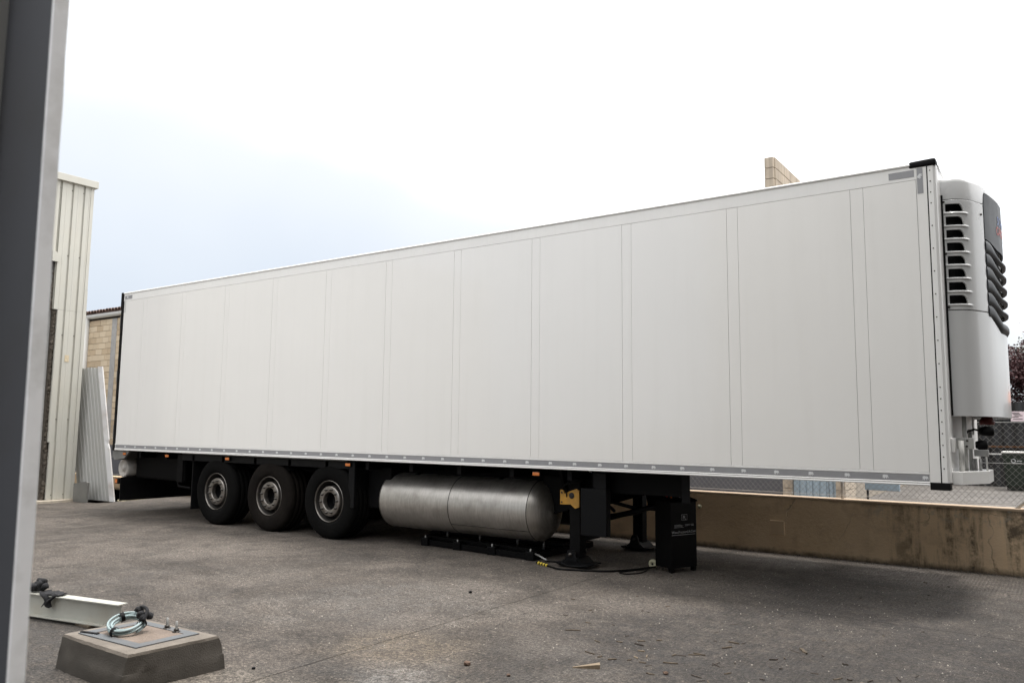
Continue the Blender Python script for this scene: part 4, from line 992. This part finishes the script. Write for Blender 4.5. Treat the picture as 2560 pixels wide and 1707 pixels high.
# ------------------------------------------------------------ lift frame, power unit, cables
lf = thing('lift_frame', 'low black folded lift frame lying on the ground under the silver tank', 'vehicle lift', (7.9, .9, 0))
def bar(p, q, w_, h_, parent, name='frame_bar', m=LIFTB):
    p, q = Vector(p), Vector(q); d = (q-p); l_ = d.length; d.normalize(); s = Vector((-d.y, d.x, 0)).normalized()*w_/2; u = Vector((0, 0, h_))
    vs = [p-s, p+s, q+s, q-s, p-s+u, p+s+u, q+s+u, q-s+u]
    return MB().add(vs, [(3, 2, 1, 0), (4, 5, 6, 7), (0, 1, 5, 4), (1, 2, 6, 5), (2, 3, 7, 6), (3, 0, 4, 7)]).build(name, m, parent)
A_, B_, C_, D_ = (7.05, .52, .01), (8.83, .36, .01), (8.85, 1.75, .01), (6.55, 1.60, .01)
bar(A_, B_, .09, .07, lf); bar(B_, C_, .09, .07, lf); bar(C_, D_, .09, .07, lf); bar(D_, A_, .09, .07, lf)
bar((7.0, .60, .08), (8.8, .46, .08), .05, .04, lf); bar((6.6, 1.2, .02), (8.8, 1.2, .02), .16, .09, lf); bar((6.8, .85, .02), (8.8, .85, .02), .14, .07, lf)
for t in (0, .33, .66, 1):
    x = 7.05+1.78*t; y = .47-.14*t
    MB().box(x-.06, x+.06, y-.03, y+.07, .0, .105, .008).build('foot_pad', LIFTB, lf)
    MB().lathe([(0, .03), (.012, .03), (.012, 0)], (x, y, .105), 'z', 8).build('bolt', GALV, lf)
for x in (7.2, 7.75, 8.35, 8.75):
    MB().tube([(x, .75, .05), (x, .75, .20)], .014, 8).build('upright_pin', GALV, lf)
MB().tube([(8.83, .36, .09), (8.98, .30, .07), (9.12, .23, .045)], .012, 8).build('hydraulic_ram', GALV, lf)
cab = thing('hydraulic_power_unit', 'black hydraulic power unit cabinet on castors beside the landing leg', 'cabinet', (10.48, .82, 0))
e1 = Vector((.372, .928, 0)); e2 = Vector((-.958, .285, 0)).normalized()
e2 = Vector((-.928, .372, 0)); pc = Vector((10.525, .573, 0)); Wd, Dp = .40, .245
def cq(a, b_, z): return pc+e1*a+e2*b_+Vector((0, 0, z))
def cbox(a0, a1, b0, b1, z0_, z1_): 
    vs = [cq(a, b_, z) for a in (a0, a1) for b_ in (b0, b1) for z in (z0_, z1_)]
    return MB().add(vs, [(0, 1, 3, 2), (4, 6, 7, 5), (0, 4, 5, 1), (2, 3, 7, 6), (0, 2, 6, 4), (1, 5, 7, 3)])
cbox(0, Wd, 0, Dp, .05, .765).build('body', LIFTB, cab)
vs = [cq(-.015, -.02, .767), cq(Wd+.015, -.02, .767), cq(Wd+.015, Dp+.02, .767), cq(-.015, Dp+.02, .767), cq(-.01, .0, .785), cq(Wd+.01, .0, .785), cq(Wd-.02, Dp, .85), cq(.02, Dp, .85)]
lid = MB().add(vs, [(3, 2, 1, 0), (4, 5, 6, 7), (0, 1, 5, 4), (1, 2, 6, 5), (2, 3, 7, 6), (3, 0, 4, 7)]).build('control_lid', LIFTB, cab)
for a_, b_, m in ((.06, .12, INKR), (.10, .09, ORNG), (.22, .08, GALV), (.27, .08, GALV), (.33, .08, GALV)):
    p = cq(a_, b_, .808); MB().lathe([(0, .022), (.010, .020), (.012, 0)], p, 'z', 10).build('button', m, lid)
for a_ in (.03, Wd-.03): cbox(a_-.02, a_+.02, .0, .05, 0, .052).build('foot', LIFTB, cab)
cw = MB().lathe([(0, -.016), (.014, -.016), (.014, -.02), (.045, -.02), (.052, -.012), (.052, .012), (.045, .02), (0, .02)], (10.232, .74, .052), 'y', 24).build('castor', CREAM, cab)
MB().lathe([(0, -.022), (.013, -.022), (.013, -.012)], (10.232, .74, .052), 'y', 10).build('castor_hub', INK, cw)
MB().box(10.22, 10.32, .755, .775, .04, .075).build('castor_arm', LIFTB, cab)
def lettering(txt, size, a0, z, m=INKW, w_=None):
    me = text_mesh(txt, size); xs_ = [v.co.x for v in me.vertices]; k = (w_/(max(xs_)-min(xs_))) if w_ else 1
    for v in me.vertices: v.co = cq(a0+v.co.x*k, -.0015, z+v.co.y)-ORG[cab.name]
    me.materials.clear(); me.materials.append(m); o = bpy.data.objects.new('lettering', me); C.objects.link(o); o.parent = cab
lettering('PL', .055, .185, .575, w_=.05)
for (a0, a1, z0_, z1_) in ((.165, .255, .565, .568), (.165, .255, .625, .628), (.165, .168, .565, .628), (.252, .255, .565, .628)):
    vs = [cq(a0, -.0015, z0_), cq(a1, -.0015, z0_), cq(a1, -.0015, z1_), cq(a0, -.0015, z1_)]; MB().add(vs, [(0, 1, 2, 3)]).build('logo_frame', INKW, cab)
lettering('3.500kg - 220V CE', .030, .055, .50, w_=.30); lettering('Www.PrecisionLift.Com', .040, .015, .425, w_=.37)
vs = [cq(.015, -.0015, .405), cq(.385, -.0015, .405), cq(.385, -.0015, .409), cq(.015, -.0015, .409)]; MB().add(vs, [(0, 1, 2, 3)]).build('underline', INKW, cab)
vs = [cq(.055, -.0015, .488), cq(.20, -.0015, .488), cq(.20, -.0015, .491), cq(.055, -.0015, .491)]; MB().add(vs, [(0, 1, 2, 3)]).build('underline', INKW, cab)
def spline(pts, n=10):
    pts = [Vector(p) for p in pts]; o = []
    P_ = [pts[0]]+pts+[pts[-1]]
    for i in range(1, len(P_)-2):
        for k in range(n):
            t = k/n; a, b_, c, d = P_[i-1], P_[i], P_[i+1], P_[i+2]
            o.append(.5*((2*b_)+(c-a)*t+(2*a-5*b_+4*c-d)*t*t+(3*b_-a-3*c+d)*t**3))
    o.append(pts[-1]); return o
c1 = MB().tube(spline([(9.00, .20, .012), (9.12, .13, .012), (9.28, .06, .012), (9.42, -.01, .012), (9.55, .02, .012), (9.75, .10, .012), (9.95, .22, .012), (10.12, .48, .012), (10.28, .70, .03)]), .011, 8).build('hydraulic_hose', LIFTB)
rebase(c1, (9.6, .1, 0)); tag(c1, 'black hydraulic hose running past the landing foot to the cabinet', 'hose')
c2 = MB().tube(spline([(9.02, .36, .01), (9.14, .38, .01), (9.28, .44, .02), (9.38, .5, .01), (9.45, .62, .01)]), .008, 8).build('hydraulic_hose', LIFTB)
rebase(c2, (9.2, .4, 0)); tag(c2, 'thin black hose looping left behind the near landing leg', 'hose')
c3 = MB().tube(spline([(10.24, .60, .02), (10.10, .36, .008), (10.06, .24, .008), (10.16, .20, .008), (10.26, .36, .008), (10.26, .56, .02)]), .007, 8).build('power_cable', LIFTB)
rebase(c3, (10.15, .4, 0)); tag(c3, 'thin black cable loop on the ground beside the cream castor', 'cable')
cf = thing('hose_coupling', 'yellow ringed coupling on the black hose left of the landing foot', 'coupling', (9.12, .13, 0))
for k in range(4):
    p = Vector((9.055, .165, .014)).lerp(Vector((9.21, .09, .014)), k/3)
    MB().lathe([(.0, -.012), (.019, -.010), (.019, .010), (0, .012)], p, 'x', 10).build('ring', YTAG, cf)

# ------------------------------------------------------------ foreground: footing, coil, beam
ft = thing('concrete_footing', 'low square concrete footing with steel plate in the left foreground', 'footing', (9.1, -4.75, 0))
qb = [(8.745, -5.10), (9.57, -5.125), (9.632, -4.45), (8.765, -4.48)]; qt = [(8.785, -5.078), (9.572, -5.085), (9.614, -4.505), (8.815, -4.548)]
n = 14; vs = []; fs = []; rings = []
def loop(q, z, jit=.004):
    o = []
    for i in range(4):
        a, c = Vector(q[i]), Vector(q[(i+1) % 4])
        for k in range(n):
            p = a.lerp(c, k/n); cut = min(k, n-k)/n
            ctr = Vector((9.17, -4.78)); sh = 1-.012*math.exp(-(cut*14)**2*.4)
            p = ctr+(p-ctr)*sh
            o.append((p.x+random.gauss(0, jit), p.y+random.gauss(0, jit), z+random.gauss(0, jit*.4)))
    return o
def lerpq(t): return [(a[0]+(c[0]-a[0])*t, a[1]+(c[1]-a[1])*t) for a, c in zip(qb, qt)]
for t, z in ((-.0, 0), (.12, .05), (.25, .096), (.33, .100), (.55, .155), (.75, .198), (1.0, .215)): rings.append(loop(lerpq(t), z, .0015))
inner = [[(9.17+(p[0]-9.17)*.93, -4.78+(p[1]+4.78)*.93) for p in qt]]
rings.append(loop(inner[0], .220, .0015)); m_ = 4*n
for r in rings: vs += r
for i in range(len(rings)-1):
    for k in range(m_): fs.append((i*m_+k, i*m_+(k+1) % m_, (i+1)*m_+(k+1) % m_, (i+1)*m_+k))
fs.append(tuple((len(rings)-1)*m_+k for k in range(m_)))
FOOT = mat('footing_concrete', (0.072, 0.064, 0.055), .92, 0, .14, 6, .35, 130, dirt=((.05, .042, .034), .6, 5), streak=((.06, .052, .045), .35, 4))
nb_ = 6*m_; nfb = 5*m_
auto_smooth(MB().add(vs[:nb_], fs[:nfb], True).build('footing_block', FOOT, ft), 30)
FTOP = mat('worn_footing_top', (.17, .148, .125), .9, 0, .16, 9, .4, 110, dirt=((.09, .075, .062), .55, 6))
auto_smooth(MB().add(vs[5*m_:], [tuple(i-5*m_ for i in f) for f in fs[nfb:]], True).build('worn_top', FTOP, ft), 40)
PLT = mat('zinc_plate', (0.1215, 0.1305, 0.1395), .5, .3, .1, 6, dirt=((.20, .13, .09), .35, 5))
pq = [(8.875, -5.03), (9.50, -5.00), (9.50, -4.57), (8.90, -4.60)]
pqi = [(8.955, -4.955), (9.425, -4.935), (9.43, -4.635), (8.965, -4.655)]
b = MB(); vs = [(x, y, z) for z in (.216, .227) for x, y in pq]+[(x, y, z) for z in (.216, .227) for x, y in pqi]
b.add(vs, [(4+i, 4+(i+1) % 4, 12+(i+1) % 4, 12+i) for i in range(4)]+[(i, (i+1) % 4, 4+(i+1) % 4, 4+i) for i in range(4)]+[(8+i, 8+(i+1) % 4, 12+(i+1) % 4, 12+i) for i in range(4)])
b.build('steel_plate', PLT, ft)
MB().prism([(x+(9.19-x)*.01, y) for x, y in pqi], .216, .2235, 'z').build('grout_bed', mat('pinkish_grout', (0.18, 0.141, 0.114), .9, 0, .2, 7, .6, 60, dirt=((.12, .10, .09), .7, 4)), ft)
for x, y in ((9.215, -4.62), (9.345, -4.635)):
    bo = MB().lathe([(0, .295), (.008, .293), (.008, .2275)], (x, y, 0), 'z', 10).build('stud', GALV, ft)
    MB().lathe([(0, .247), (.016, .246), (.016, .2276), (0, .2276)], (x, y, 0), 'z', 6).build('nut', NUT, bo)
    MB().lathe([(0, .229), (.025, .229), (.025, .2272)], (x, y, 0), 'z', 14).build('washer', NUT, bo)
st = MB().box(0, .15, 0, .022, 0, .014, .003).build('rubber_strip', DARK)
st.matrix_world = Matrix.Translation((8.875, -5.02, .2205)) @ Matrix.Rotation(math.radians(14), 4, 'Z') @ Matrix.Rotation(0, 4, 'X')
tag(st, 'short black strip lying on the near left edge of the footing', 'strip')
co = thing('hose_coil', 'coil of pale blue hose tied in black on the concrete footing', 'hose', (9.14, -4.86, .228))
cc = Vector((9.115, -4.845, .30)); tilt = Matrix.Rotation(math.radians(-26), 4, Vector((.82, .57, 0))) 
HR = .098
b = MB(); pts = []
turns = 6.3; N_ = 250
for i in range(N_):
    a = 2*PI*turns*i/N_; rr = HR+.011*math.sin(a*.37+1)+.003*math.sin(a*2.3); h_ = -.022+.044*i/N_+.006*math.sin(a*1.3)
    p = Vector((rr*math.cos(a), rr*math.sin(a)*.98, h_)); p.rotate(Matrix.Rotation(math.radians(20), 3, Vector((.82, .57, 0))).to_euler()); pts.append(cc+p)
low = min(p.z for p in pts); pts = [p+Vector((0, 0, .2365-low)) for p in pts]; cc = cc+Vector((0, 0, .2365-low))
b.tube(pts, .0072, 10); b.build('hose', HOSE, co)
def tie(a, m=DARK):
    p = Vector((HR*math.cos(a), HR*math.sin(a), 0)); p.rotate(Matrix.Rotation(math.radians(20), 3, Vector((.82, .57, 0))).to_euler()); c_ = cc+p
    ax = Vector((-math.sin(a), math.cos(a), 0)); ax.rotate(Matrix.Rotation(math.radians(20), 3, Vector((.82, .57, 0))).to_euler())
    q = ax.to_track_quat('Z', 'Y').to_matrix().to_4x4(); bm = bmesh.new(); bmesh.ops.create_cone(bm, segments=14, radius1=.030, radius2=.031, depth=.024)
    return MB().bm(bm, Matrix.Translation(c_) @ q, True).build('cable_tie', m, co)
for a in (math.radians(-75), math.radians(165), math.radians(35)): tie(a)
b = MB()
for k in range(10):
    bm = bmesh.new(); bmesh.ops.create_icosphere(bm, subdivisions=2, radius=random.uniform(.014, .026))
    for v in bm.verts: v.co *= random.uniform(.8, 1.2)
    p = cc+Vector((.02, .085, .055))+Vector((random.uniform(-.07, .09), random.uniform(-.03, .03), random.uniform(-.02, .018)))
    b.bm(bm, Matrix.Translation(p), True)
b.tube(spline([cc+Vector((-.06, .09, .06)), cc+Vector((0, .10, .09)), cc+Vector((.08, .09, .08)), cc+Vector((.11, .05, .03))]), .011, 8)
b.build('fitting', RAG, co)
sb = thing('steel_beam', 'pale painted steel I beam lying on the ground at the left', 'steel beam', (7.2, -4.55, 0))
p0, p1 = Vector((8.165, -4.345, 0)), Vector((5.2, -4.95, .0)); dd = (p1-p0).normalized(); ss = Vector((-dd.y, dd.x, 0))
zb = .022; Hh = .178
def bb(o0, o1, z0_, z1_, ex=0):
    vs = [p+ss*o+Vector((0, 0, z)) for p in (p0-dd*ex, p1) for o in (o0, o1) for z in (z0_, z1_)]
    return MB().add(vs, [(0, 1, 3, 2), (4, 6, 7, 5), (0, 4, 5, 1), (2, 3, 7, 6), (0, 2, 6, 4), (1, 5, 7, 3)])
bb(-.045, .045, zb+Hh-.008, zb+Hh, .012).build('top_flange', BEAM, sb); bb(-.003, .003, zb+.008, zb+Hh-.008).build('web', BEAM, sb); bb(-.045, .045, zb, zb+.008).build('bottom_flange', BEAM, sb)
for k, q in enumerate((.35,)):
    p = p0+dd*q; o = MB().box(p.x-.1, p.x+.1, p.y-.05, p.y+.05, 0, .0215, .003).build('timber_block', WOOD); rebase(o, (p.x, p.y, 0))
    tag(o, 'thin timber packing under the pale beam near its free end', 'timber')
def cloth(cx, cy, cz, pts_fn, m, name, lab, cat, nu=16, nv=16):
    vs = [pts_fn(u/nu, v/nv) for u in range(nu+1) for v in range(nv+1)]; fs = [(i*(nv+1)+j, (i+1)*(nv+1)+j, (i+1)*(nv+1)+j+1, i*(nv+1)+j+1) for i in range(nu) for j in range(nv)]
    o = MB().add(vs, fs, True).build(name, m); md = o.modifiers.new('t', 'SOLIDIFY'); md.thickness = .006; rebase(o, (cx, cy, cz)); tag(o, lab, cat); return o
zt = zb+Hh+.004
def ragf(u, v):
    # drapes over the near edge of the top flange; v: far -> near and down
    along = .86-u*.20*(1-.4*v)+.04*math.sin(v*6+u*3)-.04*v
    wob = .006*math.sin(u*17+v*5)+.004*math.sin(v*21+u*7)
    L1 = .10
    if v < .45: p = p0+dd*along-ss*(-.05+.10*v/.45) ; z = zt+.006+abs(wob)*1.6
    else: p = p0+dd*along-ss*(.052+.012*math.sin(u*11)); z = zt-(v-.45)*.135*(1+.3*math.sin(u*9))
    # ss points away from camera side: flip handled by sign
    return (p.x, p.y, z)
if (Vector((14.2, -7.79, 0))-p0).dot(ss) > 0: ss = -ss
cloth(7.35, -4.5, .2, ragf, RAG, 'black_rag', 'black rag draped over the edge of the pale beam', 'cloth')
b = MB(); base = p0+dd*.93+Vector((0, 0, zt))
b.tube([base+Vector((.02, .02, .035)), base+Vector((-.10, .0, .03)), base+Vector((-.26, -.03, .028))], [.030, .032, .03], 10)
b.tube([base+Vector((.03, .03, .085)), base+Vector((-.06, .02, .088))], [.020, .020], 10)
for k in range(8):
    bm = bmesh.new(); bmesh.ops.create_icosphere(bm, subdivisions=2, radius=random.uniform(.022, .034))
    for v in bm.verts: v.co *= random.uniform(.8, 1.15)
    b.bm(bm, Matrix.Translation(base+Vector((random.uniform(-.07, .04), random.uniform(-.03, .03), .035+random.uniform(0, .03)))), True)
o = b.build('work_gloves', RAG); rebase(o, tuple(base)); tag(o, 'dark bundle of work gloves on the beam beside the column', 'gloves')

# ------------------------------------------------------------ debris
def chip(x, y, l_, w_, h_, a, m, name='wood_splinter', lab=None, grp='splinters of wood scattered on the concrete'):
    b = MB(); n_ = 5; vs = []
    for i in range(n_+1):
        t = i/n_; ww = w_*(1 if l_ < .03 else (.25+.75*math.sin(PI*min(1, .12+t*.8))))*random.uniform(.8, 1.15); hh = h_*random.uniform(.8, 1.1)
        yy = random.gauss(0, w_*.12); xx = -l_/2+l_*t
        vs += [(xx, yy-ww/2, 0), (xx, yy+ww/2, 0), (xx, yy+ww*.35, hh), (xx, yy-ww*.4, hh*random.uniform(.7, 1))]
    fs = [(3, 2, 1, 0), tuple(4*n_+q for q in range(4))]
    for i in range(n_):
        for q in range(4): fs.append((4*i+q, 4*i+(q+1) % 4, 4*i+4+(q+1) % 4, 4*i+4+q))
    o = b.add(vs, fs).build(name, m); o.location = (x, y, .001); o.rotation_euler = (0, 0, a)
    tag(o, lab or 'small dark wood splinter lying on the grey concrete', 'wood splinter', grp); return o
def wedge():
    vs = [(-.09, -.004, .001), (-.09, .004, .001), (.09, .022, .001), (.09, -.020, .001), (-.09, -.002, .006), (-.09, .003, .006), (.09, .018, .036), (.09, -.018, .030), (0, -.013, .020), (0, .012, .022)]
    vs = [(-.09, -.004, 0), (-.09, .004, 0), (0, .012, 0), (.09, .02, 0), (.09, -.02, 0), (0, -.013, 0), (-.09, -.003, .006), (-.09, .003, .006), (0, .010, .020), (.09, .017, .034), (.09, -.018, .028), (0, -.012, .018)]
    fs = [(5, 4, 3, 2, 1, 0), (6, 7, 8, 11), (11, 8, 9, 10), (0, 1, 7, 6), (1, 2, 8, 7), (2, 3, 9, 8), (3, 4, 10, 9), (4, 5, 11, 10), (5, 0, 6, 11)]
    o = MB().add(vs, fs).build('wood_wedge', WOODL); o.location = (11.50, -3.03, .0); o.rotation_euler = (0, 0, math.radians(-2)+.60); return o
tag(wedge(), 'pale split wedge of wood with thick right end in the right foreground', 'wood splinter', 'splinters of wood scattered on the concrete')
chip(10.93, -2.235, .12, .014, .008, .58, WOOD, lab='straight brown stick lying flat above the pale wooden wedge')
chip(12.56, -1.75, .13, .03, .012, -1.0, WOOD, lab='broad brown splinter pointing down right in the right foreground')
for (u_, x, y, l_, m, a) in (('left', 11.62, -2.45, .05, WOODL, .2), ('right', 11.71, -2.55, .06, WOODL, -1.2), ('nearest', 11.66, -2.62, .05, WOODL, -.6)):
    chip(x, y, l_, .008, .008, a, m, lab='pale fresh splinter right of the wedge, %s one of three' % u_)
spots = [(10.35, -1.25, .04), (10.70, -1.55, .03), (10.9, -1.95, .045), (11.38, -2.32, .05), (11.5, -2.2, .06), (11.6, -2.1, .05), (11.75, -2.7, .05), (11.9, -2.9, .06), (11.45, -2.75, .04)]
for x, y, l_ in spots: chip(x, y, l_, .012, .007, random.uniform(-.2, 1.2), WOOD, lab='brown wood splinter in the loose line left of the main scatter')
for k in range(52):
    t = random.random(); x = random.gauss(12.35, .55); y = random.gauss(-2.35, .42)
    if x > 13.6 or x < 11.2: x = 12+random.random()
    l_ = random.uniform(.025, .10); mm_ = random.choice((WOOD, WOOD, BARK, BARK))
    chip(x, y, l_, random.uniform(.005, .013), random.uniform(.003, .010), random.uniform(-1.2, 1.6), mm_, lab='%s %s splinter in the %s of the scatter at right' % ('long thin' if l_ > .065 else 'short', 'brown' if mm_ is WOOD else 'blackish', 'near part' if y < -2.4 else 'far part'))
for k in range(26): chip(random.uniform(10.2, 13.2), random.uniform(0, 1.9) if k % 2 else random.uniform(-1.9, -.5), random.uniform(.015, .05), random.uniform(.006, .016), .006, random.uniform(0, 3), random.choice((WOOD, BARK, BARK)), lab='tiny dark wood flake %s' % ('in the shade towards the ochre wall' if k % 2 else 'lying apart in the open yard'))
STN = mat('brown_pebble', (.11, .07, .05), .9, 0, .3, 30, .5, 80)
for k, (x, y, r_, lab) in enumerate([(10.83, -3.45, .022, 'small reddish brown lump left of the pale wooden wedge'), (11.19, -3.48, .013, 'pinkish pebble close to the bottom picture edge'), (9.42, -1.60, .017, 'small black lump alone on the pale concrete, mid yard'), (11.98, -2.84, .016, 'round brown pebble right of the pale splinters'), (9.78, -4.35, .012, 'tiny dark pebble beside the right corner of the footing')]):
    bm = bmesh.new(); bmesh.ops.create_icosphere(bm, subdivisions=2, radius=r_)
    for v in bm.verts: v.co = Vector((v.co.x*1.2, v.co.y, v.co.z*.7))*random.uniform(.82, 1.15)
    o = MB().bm(bm, Matrix.Translation((0, 0, r_*.55)), False).build('pebble', DARK if k in (2, 4) else STN); o.location = (x, y, 0); tag(o, lab, 'pebble', 'pebbles on the yard')
gr = MB()
for k in range(1500):
    x = random.uniform(8, 13.8); y = random.uniform(-5.0, 2.6)
    if random.random() > (.25+.75*math.exp(-((x-12.8)**2/1.2+(y+.2)**2/3))): continue
    s = random.uniform(.0025, .007); gr.add([(x-s, y-s*.6, 0), (x+s, y-s, 0), (x+s*.7, y+s, 0), (x-s*.6, y+s*.8, 0), (x, y, s*1.1)], [(0, 1, 4), (1, 2, 4), (2, 3, 4), (3, 0, 4)])
gr.build('loose_gravel', mat('pale_gravel', (.33, .30, .26), .9, 0, .5, 60), kind='stuff')
